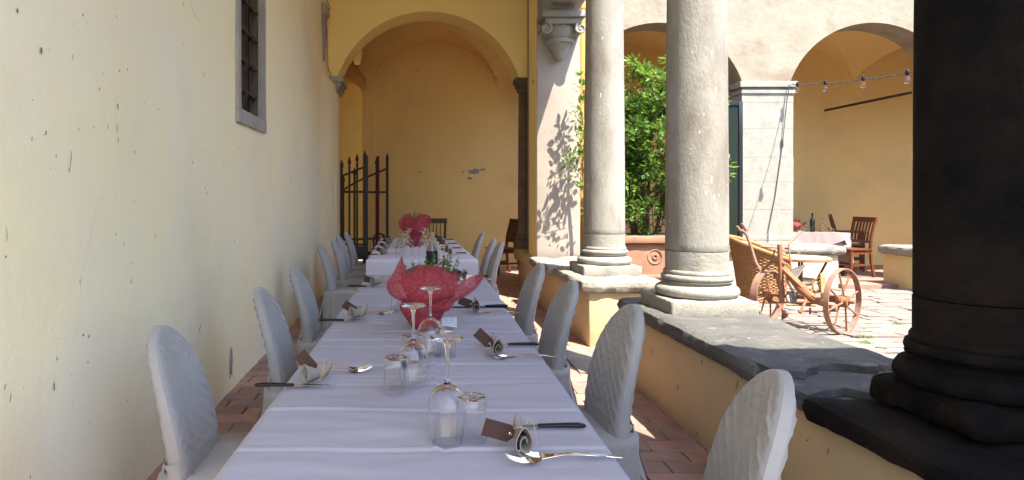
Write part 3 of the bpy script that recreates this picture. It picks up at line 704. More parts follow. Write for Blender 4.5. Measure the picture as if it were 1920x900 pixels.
# ============================================================ COVERED CHAIRS
def chair_parts(sd=0):
    def w(z):  # half width of the back at height z
        top = .885
        if z < .62: return .158+.012*math.sin((z-.42)/.2*PI/2)
        k = (z-.62)/(top-.62); return .17*max(0, 1-k**2.2)**.5
    def xc(z): return -.205-.30*(z-.44)-.05*math.sin((z-.44)/.5*PI)*-.6
    def d(z): return .036-.010*max(0, (z-.6)/.33)
    nr = 120; nn = 140; b = MB(); vs = []; fs = []
    zs = [.40+.485*math.sin((i/nr)*PI/2)**.92 for i in range(nr+1)]
    for i, z in enumerate(zs):
        W = max(w(z), .004); D = d(z)*min(1, .35+W/.12*.65)
        for k in range(nn):
            a = 2*PI*k/nn; ca_, sa = math.cos(a), math.sin(a)
            y = W*math.copysign(abs(sa)**.72, sa); x = D*math.copysign(abs(ca_)**.58, ca_)
            # the front is gently hollow, the rim padded
            f = abs(y)/max(W, .01)
            if ca_ > 0: x -= .014*(1-f*f)*min(1, W/.15)
            q1 = abs(math.sin(PI*(z*.82+y*.58)/.036)); q2 = abs(math.sin(PI*(z*.82-y*.58)/.036))
            dq = (.0062*(min(q1, .5)/.5-1)+.0022*(min(q2, .45)/.45-1))*max(0, min(1, (1-f)*6))*(1 if abs(ca_) > .2 else 0)*max(0, min(1, (W-.05)*20))
            rim = max(0, 1-abs(ca_)/.5); sm = .0020*math.exp(-((ca_-.16)/.05)**2); pl = .0004*math.sin(z*190+y*60+7*nz((x, y, z), 9, sd))*rim; pp2 = .0007*math.sin(math.atan2(z-.70, y)*26+5*nz((x, y, z), 7, sd))*max(0, min(1, (z-.70)/.1))*min(1, f*1.3)
            n1 = .0055*nz((x*2, y, z), 5, 5+sd)+.0028*nz((x*2, y*.8+z*.5, z), 13, 2+sd)+.0012*nz((x*2, y, z-y), 34, 3+sd)*(.4+.6*(z < .65))
            x += sm*.6+math.copysign(dq+n1*(1-rim*.8)+pp2*max(0, 1-rim*2.5), ca_); y += math.copysign(sm+pl*.6+.002*nz((x, y, z), 5, sd), sa)
            vs.append((xc(z)+x, y, z+.0015*nz((x, y, z), 8)))
    for i in range(nr):
        for k in range(nn): fs.append((i*nn+k, i*nn+(k+1) % nn, (i+1)*nn+(k+1) % nn, (i+1)*nn+k))
    fs.append(tuple(nr*nn+k for k in range(nn))); b.add(vs, fs)
    # skirt with folds, seat top included
    sk = MB(); nn = 96; vs = []; fs = []; rows = 22
    for i in range(rows+1):
        t = i/rows; z = .475-.465*t
        for k in range(nn):
            a = 2*PI*k/nn; cs, sn = math.cos(a), math.sin(a); e = .42
            x = .235*math.copysign(abs(cs)**e, cs)-.02; y = .205*math.copysign(abs(sn)**e, sn)
            fo = t**.8*(.014*math.sin(a*13+1.5*math.sin(a*3))+.010*math.sin(a*29+t*2))+.05*t*t
            r_ = math.hypot(x+.02, y); f = 1+fo/r_
            if x < -.05: x = (x+.02)*f-.02-.03*(1-t*.3)
            else: x = (x+.02)*f-.02
            vs.append((x, y*f, z+.004*nz((x, y, z), 9)))
    for i in range(rows):
        for k in range(nn): fs.append((i*nn+k, i*nn+(k+1) % nn, (i+1)*nn+(k+1) % nn, (i+1)*nn+k))
    vs.append((-.02, 0, .492)); fs += [(k, (k+1) % nn, (rows+1)*nn) for k in range(nn)]
    sk.add(vs, fs)
    # sash wrapped round the foot of the back, knot and tails behind
    sa = MB(); rows = 8; nn = 64; vs = []; fs = []
    for i in range(rows+1):
        t = i/rows; z = .455+.085*t
        for k in range(nn):
            a = 2*PI*k/nn; ca_, sn = math.cos(a), math.sin(a)
            zz = z+.02*math.sin(a*1+2)-.02*abs(sn)
            y = (w(z)+.006)*math.copysign(abs(sn)**.72, sn)*(1+.004*math.sin(t*PI*5)); x = (d(z)+(.007 if ca_ < 0 else -.012*ca_)+.003*math.sin(t*PI*4+a*2))*math.copysign(abs(ca_)**.58, ca_)
            vs.append((xc(z)+x, y, zz))
    for i in range(rows):
        for k in range(nn): fs.append((i*nn+k, i*nn+(k+1) % nn, (i+1)*nn+(k+1) % nn, (i+1)*nn+k))
    sa.add(vs, fs)
    kn = MB(); kn.lathe([(.002, -.030), (.022, -.026), (.032, -.010), (.034, .006), (.026, .022), (.004, .030)], (0, 0, 0), 20, T=Matrix.Translation((-.250, -.085, .505)) @ Matrix.Rotation(.5, 4, 'X') @ Matrix.Diagonal((.62, 1.15, 1, 1)), wob=lambda a, z: 1+.10*math.sin(a*5+z*60))
    tl = MB()
    for (y0, dy, L, wd, ph) in ((-.090, -.05, .36, .07, 0), (-.075, .02, .40, .08, 2)):
        def fn(u, v, y0=y0, dy=dy, L=L, wd=wd, ph=ph):
            q = (u-.5); W = wd*(.45+.75*v)
            return (-.272-.055*v+.016*math.sin(q*9+ph+v*2)*(.3+v)+.01*math.sin(v*5+ph), y0+dy*v+q*W*1.25, .50-L*v+.012*math.cos(q*8+ph)*v)
        tl.grid(fn, 18, 20)
    return b, sk, sa, kn, tl
pb, psk, psa, pkn, ptl = chair_parts()
CG = 'white quilted covered chairs along the tables'
chair0 = thing('covered_chair', '', 'chair', (0, 0, 0), 0, CG)
pb.build('back_cover', M['cover'], chair0, smooth=180); psk.build('seat_cover', M['cover'], chair0, smooth=180)
s_ = psa.build('sash', M['cover'], chair0, smooth=180); pkn.build('knot', M['cover'], s_, smooth=180); ptl.build('sash_tail', M['cover'], s_, smooth=180, fix=False)
CH = [(.485, 1.47, PI-.22, 'covered chair at the right front, nearest the dark column'),
      (.475, 2.25, PI+.06, 'second covered chair on the right side of the near table'),
      (.465, 3.20, PI+.03, 'third covered chair on the right, with a knotted sash behind'),
      (.46, 3.95, PI+.03, 'fourth covered chair on the right, in front of the low wall corner'),
      (.46, 5.64, PI, 'right-hand covered chair at the near corner of the second table'),
      (.47, 6.30, PI-.03, 'covered chair in the middle of the right side of the second table'),
      (.48, 7.40, PI, 'farthest covered chair on the right side of the second table'),
      (-.46, 1.98, .0, 'covered chair at the left front, nearest the cream wall chips'),
      (-.35, 2.82, .02, 'second covered chair on the left side of the near table'),
      (-.37, 3.73, 0, 'third covered chair on the left side of the near table'),
      (-.50, 5.70, .03, 'left-hand covered chair at the near corner of the second table'),
      (-.49, 6.45, 0, 'second covered chair on the left of the far table, beyond the corner one'),
      (-.50, 7.0, 0, 'third covered chair on the left of the far table'),
      (-.50, 7.75, 0, 'farthest covered chair on the left, just before the iron gate')]
# the mirrored kind, for the other side of the tables: its knot too is at the near edge
pb = chair_parts(11)[0]
chair1 = thing('covered_chair', '', 'chair', (0, 0, 0), 0, CG)
pb.build('back_cover', M['cover'], chair1, smooth=180); psk.build('seat_cover', M['cover'], chair1, smooth=180)
for q in (psa, pkn, ptl): q.v = [Vector((v.x, -v.y, v.z)) for v in q.v]
s_ = psa.build('sash', M['cover'], chair1, smooth=180); pkn.build('knot', M['cover'], s_, smooth=180); ptl.build('sash_tail', M['cover'], s_, smooth=180, fix=False)
used = set()
for (x, y, rz, lab) in CH:
    src = chair0 if rz < 1 else chair1
    if src not in used: used.add(src); src.location = (x, y, 0); src.scale = (1, 1, 1.02 if rz > 1 else 1); src.rotation_euler = (0, 0, rz); src['label'] = lab
    else: dup(src, (x, y, 0), rz, lab, scale=(1, random.uniform(.96, 1.05), random.uniform(.985, 1.015))).rotation_euler = (random.uniform(-.02, .02), random.uniform(-.015, .015), rz)

# ============================================================ GLASSES
def wine_mesh():
    o = [(.0325, 0), (.0365, .02), (.0405, .045), (.0425, .068), (.0415, .088), (.036, .104), (.026, .116), (.013, .1235), (.0055, .129), (.0040, .140), (.0036, .17), (.0042, .200), (.0075, .213), (.020, .2195), (.034, .2225), (.0365, .2245), (.0365, .226), (.001, .2275)]
    i = [(.001, .1205), (.010, .119), (.024, .112), (.0345, .101), (.0400, .087), (.0412, .068), (.0392, .045), (.0352, .02), (.0315, 0)]
    m = MB(); m.lathe(o+i, n=40, close=True); return m.mesh('wine_glass', M['glass'], None, 60)
def tumbler_mesh():
    o = [(.0345, 0), (.0335, .03), (.0325, .07), (.0318, .090), (.0295, .094), (.001, .0945)]
    i = [(.001, .0905), (.028, .090), (.0308, .084), (.0312, .06), (.0322, .03), (.0332, 0)]
    m = MB(); m.lathe(o+i, n=40, close=True); return m.mesh('tumbler', M['glass'], None, 60)
WG, TG = wine_mesh(), tumbler_mesh()
def put(me, name, loc, label, cat, group, rz=0):
    o = bpy.data.objects.new(name, me); C.objects.link(o); o.location = loc; o.rotation_euler = (0, 0, rz); return tag(o, label, cat, group)
for (x, y, lab) in ((.073, 1.383, 'tallest upside-down wine glass, nearest the viewer'), (0, 1.81, 'upside-down wine glass in the middle of the near table between tumblers'),
                    (.058, 2.155, 'upside-down wine glass right in front of the red bouquet'),
                    (.20, 4.15, 'upside-down wine glass behind the red bouquet at the far end of the first table'),
                    (-.05, 5.92, 'upside-down wine glass left of centre at the front of the second table'), (.09, 5.95, 'upside-down wine glass right of centre at the front of the second table'),
                    (-.04, 6.5, 'upside-down wine glass in front of the far red bouquet, left one'), (.12, 6.55, 'upside-down wine glass in front of the far red bouquet, right one'),
                    (.13, 7.3, 'upside-down wine glass to the right beside the far red bouquet'), (-.12, 7.7, 'upside-down wine glass behind the far red bouquet')):
    put(WG, 'wine_glass', (x, y, .7535), lab, 'wine glass', 'upside-down wine glasses')
for (x, y, lab) in ((-.047, 1.745, 'upside-down tumbler on its own left of the wine glasses'), (.127, 1.40, 'upside-down tumbler touching the nearest wine glass'),
                    (.108, 2.14, 'upside-down tumbler in front of the small card'), (-.005, 2.03, 'upside-down tumbler just left of the glass by the bouquet'),
                    (-.07, 3.0, 'upside-down tumbler left of the red bouquet'), (.16, 4.0, 'upside-down tumbler behind the red bouquet'),
                    (-.13, 5.95, 'upside-down tumbler nearest on the second table'), (-.14, 6.25, 'second upside-down tumbler in the left row of the second table'),
                    (-.14, 6.8, 'third upside-down tumbler in the left row of the second table'), (.18, 6.0, 'upside-down tumbler right of the bottle on the second table'),
                    (.19, 6.7, 'upside-down tumbler in the right row of the second table'), (.19, 7.4, 'farthest upside-down tumbler on the second table')):
    put(TG, 'tumbler', (x, y, .7535), lab, 'tumbler', 'upside-down tumblers')
# clear bottle with black label
b_ = thing('glass_bottle', 'clear glass bottle with a black label behind the near bouquet', 'bottle', (.122, 4.2, .76))
m = MB(); m.lathe([(.001, 0), (.036, .001), (.038, .01), (.038, .19), (.034, .215), (.018, .245), (.014, .27), (.014, .30), (.011, .30), (.011, .27), (.015, .245), (.031, .213), (.0355, .19), (.0355, .01), (.001, .008)], n=32, close=True)
m.build('bottle_glass', M['glass'], b_, smooth=60)
m = MB(); m.lathe([(.0384, .09), (.0386, .09), (.0386, .175), (.0384, .175)], n=32, close=True); m.build('bottle_label', M['label'], b_, smooth=60)

# ============================================================ PLACE SETTINGS
def knife_meshes():
    a = MB(); a.tube([(.0, 0, .006), (.02, 0, .0065), (.06, 0, .0075), (.09, 0, .0075), (.104, 0, .0065), (.110, 0, .006)], [.0062, .0066, .0074, .0082, .0070, .003], 10, flat=.72)
    b = MB(); b.prism([(0, -.0055), (-.05, -.0075), (-.085, -.0065), (-.118, .001), (-.09, .0045), (0, .0055)], 'xy', .0050, .0066)
    return a.mesh('handle', M['black'], None, 60), b.mesh('blade', M['steel'], None, 30)
KH, KB = knife_meshes()
def fork_mesh():
    m = MB(); m.tube([(.0, 0, .004), (.02, 0, .0065), (.045, 0, .010), (.08, 0, .0085), (.115, 0, .005), (.135, 0, .004)], [.003, .0026, .0028, .0034, .0048, .0035], 10, flat=.55)
    def fn(u, v): x = -.030*v; return (x, (u-.5)*(.008+.016*min(1, v*1.6)), .004-.0035*math.sin(v*PI*.9)+.001)
    m.grid(fn, 6, 8); m.grid(lambda u, v: (lambda p: (p[0], p[1], p[2]-.0012))(fn(u, v)), 6, 8)
    for k in range(4):
        y = -.0105+.007*k; m.tube([(-.029, y, .0025), (-.042, y, .0025), (-.060, y, .008), (-.072, y, .014)], [.0016, .0015, .0013, .0008], 6)
    return m.mesh('fork', M['steel'], None, 50)
FK = fork_mesh()
def napkin(label, x, y, z, rz, tagrz, tagtilt, seed, sc_=.9, tagside=-1):
    t = thing('rolled_napkin', label, 'napkin', (x, y, z), rz, 'rolled napkins with brown tags'); L_ = .105
    def fn(u, v):
        th = u*2*PI*1.75; r = .006+.024*u**.7
        s = 1.0-.48*math.sin(min(1, v/.62)*PI/2) if v < .62 else .52+.22*math.sin((v-.62)/.38*PI*.6)-.50*((v-.62)/.38)**2.2
        yy = -L_*.5+L_*v; a = th+.6; tear = 1+.45*max(0, math.sin(a))**3*(1-v)
        px = r*s*.80*math.cos(a); pz = r*s*1.08*math.sin(a)*tear
        if v > .62: k = (v-.62)/.38; pz += .035*k*k; px += .004*k
        pz += .0305*(1-.15*v)+.0015*nz((px*20, yy*20, seed), 3, seed); px += .0015*nz((px*20, yy*25, seed), 4, seed+1)
        return (px*sc_, yy*sc_, max(pz, .0015)*sc_)
    m = MB(); m.grid(fn, 110, 26); o = m.build('napkin_cloth', M['napkin'], t, smooth=180, fix=False)
    so = o.modifiers.new('solid', 'SOLIDIFY'); so.thickness = .0022; so.offset = 0
    m = MB(); yy = -L_*.5+L_*.60; m.tube([(.0175*math.cos(a)*sc_, yy*sc_+.002*math.sin(3*a), (.0285+.0185*math.sin(a))*sc_) for a in [2*PI*i/20 for i in range(20)]], .0011, 6, close=True)
    m.tube([(.012, yy, .046), (.020, yy-.004, .060), (.028, yy-.01, .056), (.030, yy-.02, .035), (.031, yy-.03, .014)], .0009, 5)
    m.build('string', M['string'], t, smooth=60)
    # card tag hanging on the left, standing roughly upright
    T = Matrix.Translation((tagside*.014, yy-.01, .030)) @ Matrix.Rotation(tagrz, 4, 'Z') @ Matrix.Rotation(tagtilt, 4, 'Y')
    m = MB(); w2 = .0185; out = [(.0, -.007), (.011, -w2), (.068, -w2), (.068, w2), (.011, w2), (.0, .007)]
    vs0 = [T @ Vector((-p[0], -.0005, p[1])) for p in out]; vs1 = [T @ Vector((-p[0], .0005, p[1])) for p in out]
    n = 6; m.add(vs0+vs1, [tuple(range(n)), tuple(range(n, 2*n))[::-1]]+[(i, (i+1) % n, (i+1) % n+n, i+n) for i in range(n)])
    tg = m.build('card_tag', M['tag'], t, smooth=None)
    m = MB(); m.tube([T @ Vector((-.008+.0028*math.cos(a), -.0008, .0028*math.sin(a))) for a in [2*PI*i/12 for i in range(12)]], .0011, 6, close=True); m.build('eyelet', M['steel'], tg)
    return t
ZT = .7535
def setting(side, x, y, rz, who, seed, tagrz=0, tagtilt=.4, dz=0, forks=True, nap=(0, 0), sc_=.9):
    z = ZT+dz; s = side
    napkin('rolled napkin with brown tag at '+who, x+nap[0], y+nap[1], z, rz, tagrz, tagtilt, seed, sc_)
    k = thing('table_knife', 'black handled knife at '+who, 'knife', (x+s*.06, y+.12 if s > 0 else y-.045, z), 0 if s > 0 else PI, 'black handled table knives')
    for me, nm in ((KH, 'handle'), (KB, 'blade')): o = bpy.data.objects.new(nm, me); C.objects.link(o); o.parent = k
    if not forks: return
    for i, (fx, fy, fr) in enumerate(((.062, -.040, -.10), (.030, -.070, .13)) if s > 0 else ((.05, .115, .14), (.065, .140, -.16))):
        put(FK, 'fork', (x+s*fx if s > 0 else x+.075, y+fy, z+i*.004), ('upper ' if i else 'lower ')+'fork at '+who, 'fork', 'crossed forks', fr if s > 0 else PI+fr)
setting(1, .225, 1.345, .05, 'the nearest place on the right of the near table', 1, .08, .30)
setting(1, .278, 2.165, .10, 'the second place on the right of the near table', 2, -.1, .75)
setting(1, .29, 2.985, .0, 'the third place on the right of the near table', 3, .1, .35)
setting(1, .33, 4.12, .05, 'the far right place behind the near bouquet', 4, .1, .4, dz=.006)
setting(-1, -.273, 1.83, -.75, 'the nearest place on the left of the near table', 5, .75, .85)
setting(-1, -.237, 2.785, -.7, 'the second place on the left of the near table', 6, .7, .6)
setting(-1, -.215, 3.80, -.6, 'the far left place of the near table', 7, .6, .2, dz=.006)
for i, (nm, y) in enumerate((('first', 6.0), ('second', 6.62), ('third', 7.3), ('last', 8.0))):
    setting(1, .34, y, .1, 'the %s place on the right of the second table' % nm, 10+i, .1, .5, forks=i < 2)
    setting(-1, -.27, y, -.6, 'the %s place on the left of the second table' % nm, 20+i, .6, .4, forks=i < 2)
# white folded card beside second-table setting and the small card stand
cs = thing('card_stand', 'small grey card in a clear stand behind the tumbler by the bouquet', 'card', (.148, 2.62, ZT))
m = MB(); m.rbox(-.030, .030, -.012, .012, 0, .006, .002, .03); m.build('stand_base', M['white'], cs)
M['greycard'] = mat('grey_card', (.45, .47, .5), (.3, .32, .34), nscale=30, rough=.5, world=False)
m = MB(); m.box(-.032, .032, -.001, .001, .006, .040, Matrix.Rotation(-.15, 4, 'X')); m.build('card', M['greycard'], cs)
cs.rotation_euler = (0, 0, .15)
cs = thing('folded_card', 'small white folded card standing behind the right side of the bouquet', 'card', (.335, 3.75, ZT+.006), .8)
m = MB(); m.prism([(-.02, 0), (-.018, 0), (.0, .066), (.018, 0), (.02, 0), (0, .072)], 'xz', -.03, .03); m.build('card', M['white'], cs, smooth=None)

# ============================================================ BOUQUETS
def sheet(m, L_, Rr, bulge, nu=44, nv=26, seed=0, amp=.004):
    def cat(P, t):
        n = len(P)-1; f = min(t*n, n-1e-6); i = int(f); q = f-i
        p = [Vector(P[max(0, min(n, i+k))]) for k in (-1, 0, 1, 2)]
        return .5*((2*p[1])+(p[2]-p[0])*q+(2*p[0]-5*p[1]+4*p[2]-p[3])*q*q+(3*p[1]-p[0]-3*p[2]+p[3])*q**3)
    def fn(u, v):
        a, b = cat(L_, v), cat(Rr, v); p = a.lerp(b, u)
        p.y -= bulge*math.sin(PI*u)*math.sin(PI*min(1, .25+v*.75))
        return p+Vector((nz(p, 12, seed), nz(p, 12, seed+1), nz(p, 12, seed+2)))*amp+Vector((0, (.005*math.sin(u*17+seed+3*v)+.0025*math.sin(u*41+seed*2+5*v))*v, .003*math.sin(u*23+seed)*v))
    m.grid(fn, nu, nv)
def bouquet(label, loc, rz=0, kind=1):
    t = thing('wrapped_bouquet', label, 'bouquet', loc, rz, 'bouquets wrapped in red mesh')
    if kind == 1:
        S = [  # left edge, right edge (x, y, z) bottom to top, bulge
            ([(-.06, 0, .09), (-.135, -.01, .13), (-.152, 0, .175), (-.12, .02, .22), (-.09, .01, .292)], [(.0, -.03, .10), (-.03, -.04, .15), (-.045, -.02, .185), (-.06, .0, .22), (-.088, .01, .29)], .035),
            ([(-.05, -.05, .10), (-.075, -.06, .14), (-.085, -.05, .18), (-.045, -.03, .225), (.0, -.01, .252)], [(.07, -.05, .10), (.12, -.06, .135), (.145, -.04, .175), (.11, -.02, .225), (.04, -.01, .256)], .06),
            ([(.03, -.03, .12), (.08, -.05, .155), (.13, -.05, .18), (.19, -.03, .21), (.235, .0, .218)], [(.06, .0, .085), (.12, -.02, .105), (.18, -.02, .13), (.22, -.01, .16), (.245, .0, .205)], .025),
            ([(.0, .04, .10), (-.09, .09, .16), (-.10, .12, .2), (-.06, .12, .23), (-.02, .12, .245)], [(.06, .04, .10), (.12, .09, .15), (.16, .11, .19), (.11, .12, .22), (.03, .12, .245)], -.05),
            ([(-.02, -.06, .11), (.02, -.075, .125), (.06, -.07, .14), (.10, -.06, .17)], [(.04, -.06, .06), (.075, -.07, .07), (.11, -.06, .08), (.13, -.05, .12)], .02)]
        body = [(.001, 0), (.045, .002), (.060, .02), (.074, .045), (.088, .075), (.090, .095), (.075, .118), (.05, .13)]
        herb = [(-.06, .0, .262), (-.03, .04, .275), (.0, .03, .28), (.06, .03, .30), (.10, .0, .285), (.135, .0, .275), (.03, .05, .285), (.085, .0, .30), (.12, .03, .30)]
    else:
        S = [([(-.05, 0, .12), (-.15, 0, .18), (-.175, 0, .26), (-.13, .01, .33), (-.05, .0, .365)], [(.03, -.02, .12), (.04, -.04, .17), (.03, -.04, .23), (-.01, -.03, .28), (-.045, 0, .36)], .04),
             ([(-.04, -.04, .12), (-.10, -.05, .17), (-.11, -.05, .22), (-.04, -.04, .28), (.05, -.02, .34)], [(.05, -.04, .12), (.10, -.05, .17), (.13, -.04, .22), (.14, -.02, .28), (.09, -.01, .33)], .05),
             ([(.03, 0, .13), (.08, 0, .18), (.06, .02, .25), (.05, .02, .31), (.06, .0, .35)], [(.06, .03, .13), (.14, .02, .19), (.185, .02, .26), (.18, .01, .32), (.13, 0, .355)], .03),
             ([(-.1, .07, .15), (-.14, .08, .2), (-.14, .1, .26), (-.1, .1, .31)], [(.1, .07, .15), (.15, .08, .2), (.15, .1, .26), (.1, .1, .31)], -.04)]
        body = [(.001, 0), (.05, .002), (.056, .04), (.066, .09), (.072, .12), (.055, .15)]
        herb = [(-.02, .03, .36), (0, .04, .40), (.02, .0, .37), (.05, .05, .38), (.0, .0, .35)]
    m = MB(); m.lathe(body, n=40, wob=lambda a, z: 1+.09*math.sin(a*5+1+z*20)*min(1, z/.05)+.03*math.sin(a*13)); m.build('wrapped_base', M['redmesh'], t, smooth=180, fix=False)
    for i, (a, b, bu) in enumerate(S):
        m = MB(); sheet(m, a, b, bu, seed=i*5+kind, amp=.007); m.build('mesh_sheet', M['redmesh'], t, smooth=180, fix=False)
    m = MB(); z = .112 if kind == 1 else .14; m.tube([((.085 if kind == 1 else .075)*math.cos(a), (.085 if kind == 1 else .075)*math.sin(a), z+.004*math.sin(2*a)) for a in [2*PI*i/24 for i in range(24)]], .002, 6, close=True); m.build('ribbon', M['redmesh'], t)
    random.seed(17+kind); m = MB()
    for (x, y, z) in herb:
        for j in range(3):
            tx, ty, tz = x+random.uniform(-.018, .018), y+random.uniform(-.03, .03), z+random.uniform(-.025, .012)
            m.tube([(x*.3, y*.3, .12), (x*.8, y*.8, .2), (tx, ty, tz)], .0011, 4)
            for k in range(14):
                q = random.uniform(0, .075); a = random.uniform(0, 6.28); l = random.uniform(.010, .020)*(1-.4*(q < .01)); c = Vector((tx+(x*.8-tx)*q*4, ty+(y*.8-ty)*q*4, tz-q))
                d = Vector((math.cos(a), math.sin(a), random.uniform(.1, .9))).normalized()*l; s2 = d.cross(Vector((0, 0, 1))).normalized()*l*.28
                m.add([c, c+d*.5+s2, c+d, c+d*.5-s2], [(0, 1, 2, 3)])
    o = m.build('herb_sprigs', M['herb'], t, fix=False); o['kind'] = 'stuff'
    return t
bouquet('large red mesh wrapped bouquet with green herbs on the near table', (.04, 2.62, ZT))
bouquet('smaller red mesh wrapped bouquet farther away on the second table', (.012, 7.05, ZT), 0, 2)

# ============================================================ WOODEN CHAIRS
def wood_chair(label, loc, rz, mt, h=.94, arms=False, group='wooden chairs'):
    t = thing('wooden_chair', label, 'chair', loc, rz, group)   # faces +x
    m = MB(); m.rbox(-.20, .22, -.21, .21, .43, .455, .008, .1); m.build('seat', mt, t, smooth=50)
    m = MB()
    for s in (-1, 1):
        m.bar((-.17, s*.18, .395), (.19, s*.18, .395), .02, .05); m.bar((-.17, s*.18, .2), (.19, s*.18, .2), .018, .03)
    m.bar((.19, -.18, .395), (.19, .18, .395), .02, .05); m.bar((-.17, -.18, .395), (-.17, .18, .395), .02, .05); m.bar((0, -.18, .2), (0, .18, .2), .018, .03)
    m.build('seat_frame', mt, t)
    for s in (-1, 1):
        m = MB(); m.bar((.19, s*.18, 0), (.19, s*.18, .43 if not arms else .66), .038, .038); m.build('leg', mt, t, bevel=.003)
        m = MB(); pts = [(-.25, s*.18, 0), (-.20, s*.18, .22), (-.18, s*.18, .45), (-.20, s*.18, .65), (-.27, s*.185, h-.04)]
        for a, b in zip(pts, pts[1:]): m.bar(a, b, .036, .036, (1, 0, 0))
        m.build('leg', mt, t, bevel=.003)
        if arms: m = MB(); m.bar((-.22, s*.19, .67), (.24, s*.19, .67), .045, .022); m.build('armrest', mt, t, bevel=.003)
    m = MB(); m.bar((-.272, -.21, h-.035), (-.272, .21, h-.035), .028, .075); m.build('top_rail', mt, t, bevel=.004)
    m = MB(); m.bar((-.195, -.18, .56), (-.195, .18, .56), .022, .04); m.build('lower_rail', mt, t)
    for k in range(5):
        y = -.11+.055*k; m = MB(); m.bar((-.195, y, .575), (-.215, y, .72), .012, .034, (1, 0, 0)); m.bar((-.215, y, .72), (-.268, y, h-.06), .012, .034, (1, 0, 0)); m.build('back_slat', mt, t)
    return t
wood_chair('dark wooden chair against the back wall, left of the slender column', (1.50, 10.75, 0), -2.75, M['wood'], .93)
wood_chair('dark wooden chair half hidden behind the far bouquet', (.27, 9.6, 0), -PI/2-.15, M['wood'], .97)
wood_chair('reddish wooden chair in front of the far table, turned sideways in the opening', (7.0, 10.24, .03), PI+.22, M['wood2'], .95)
wood_chair('wooden armchair behind the far table with one armrest showing', (7.62, 11.2, .03), -.5, M['wood2'], .97, True)
wood_chair('reddish wooden chair at the left end of the far table behind the pier', (5.82, 10.3, .03), .35, M['wood2'], .93)
wood_chair('dark wooden chair at the back side of the far table', (6.45, 11.25, .03), -PI/2, M['wood'], .93)
# far table, cloth, things on it
t = thing('far_table', 'table in the far gallery under a white cloth', 'table', (6.55, 10.72, .03))
m = MB(); m.box(6.03, 7.1, 10.45, 11.0, .69, .71); m.build('tabletop', M['wood'], t, world=True)
for x in (6.1, 7.03):
    for y in (10.5, 10.95): m = MB(); m.box(x-.025, x+.025, y-.025, y+.025, .03, .69); m.build('leg', M['wood'], t, world=True)
M['clothfar'] = mat('shade_toned_white_cloth', (.34, .31, .33), (.30, .28, .30), nscale=3, rough=.9)  # white cloth toned down, its colour standing in for gallery shade
def drape(x0, x1, y0, y1, z, hang, fold, seed):
    m = MB(); cx_, cy_ = (x0+x1)/2, (y0+y1)/2; hx, hy = (x1-x0)/2, (y1-y0)/2; n = 160; rows = 14; vs = []; fs = []
    per = []
    for k in range(n):
        a = 2*PI*k/n; c_, s_ = math.cos(a), math.sin(a); q = 1/max(abs(c_), abs(s_)); per.append((c_*q, s_*q, a))
    for i in range(rows+1):
        tt = i/rows
        for (px, py, a) in per:
            hg = hang(px, py); f = fold*tt*math.sin(a*17+seed+math.sin(a*4))+.03*tt; vs.append((cx_+px*(hx+f*abs(px)), cy_+py*(hy+f*abs(py)), z-hg*tt-.002*(i > 0)))
    for i in range(rows):
        for k in range(n): fs.append((i*n+k, i*n+(k+1) % n, (i+1)*n+(k+1) % n, (i+1)*n+k))
    vs.append((cx_, cy_, z)); fs += [(k, (k+1) % n, (rows+1)*n) for k in range(n)]; m.add(vs, fs); return m
tag(drape(6.0, 7.12, 10.42, 11.03, .718, lambda px, py: .52, .02, 1).build('tablecloth', M['clothfar'], None, smooth=60), 'white cloth on the far table behind the low courtyard wall', 'tablecloth')
M['pinkcloth'] = mat('pale_pink_overcloth', (.30, .22, .21), (.26, .19, .18), nscale=3, rough=.9)
tag(drape(6.12, 6.98, 10.40, 11.05, .724, lambda px, py: .10+.22*(1-abs(px))+.1*(abs(px) > .98), .012, 3).build('overcloth', M['pinkcloth'], None, smooth=60), 'pale pink overcloth falling in a point over the far table', 'tablecloth')
wb = thing('wine_bottle', 'dark wine bottle standing on the far table', 'bottle', (6.61, 10.6, .726))
m = MB(); m.lathe([(.001, 0), (.037, .001), (.038, .18), (.033, .205), (.015, .235), (.014, .30), (.016, .302), (.016, .31), (.001, .312)], n=24); m.build('bottle_glass', M['bottleglass'], wb, smooth=50)
m = MB(); m.lathe([(.0385, .06), (.0388, .06), (.0388, .14), (.0385, .14)], n=24, close=True); m.build('bottle_label', M['label'], wb)
for (x, y, l) in ((6.36, 10.6, 'left of the wine bottle'), (6.24, 10.55, 'at the left end of the far table'), (6.46, 10.75, 'just left behind the wine bottle'), (6.78, 10.6, 'right of the wine bottle')):
    put(WG, 'wine_glass', (x, y, .727), 'upside-down wine glass on the far table '+l, 'wine glass', 'upside-down wine glasses')
for (x, y, l) in ((6.3, 10.5, 'left of the wine bottle'), (6.52, 10.52, 'next to the wine bottle'), (6.42, 10.5, 'between the far glasses')):
    put(TG, 'tumbler', (x, y, .727), 'upside-down tumbler on the far table '+l, 'tumbler', 'upside-down tumblers')
napkin('rolled napkin with brown tag at the right end of the far table', 6.9, 10.55, .727, -.4, .4, .5, 40)
b3 = bouquet('flat red mesh bouquet on the left of the far table by the pier', (6.40, 10.8, .727), 0, 1); b3.scale = (.95, .95, .72)

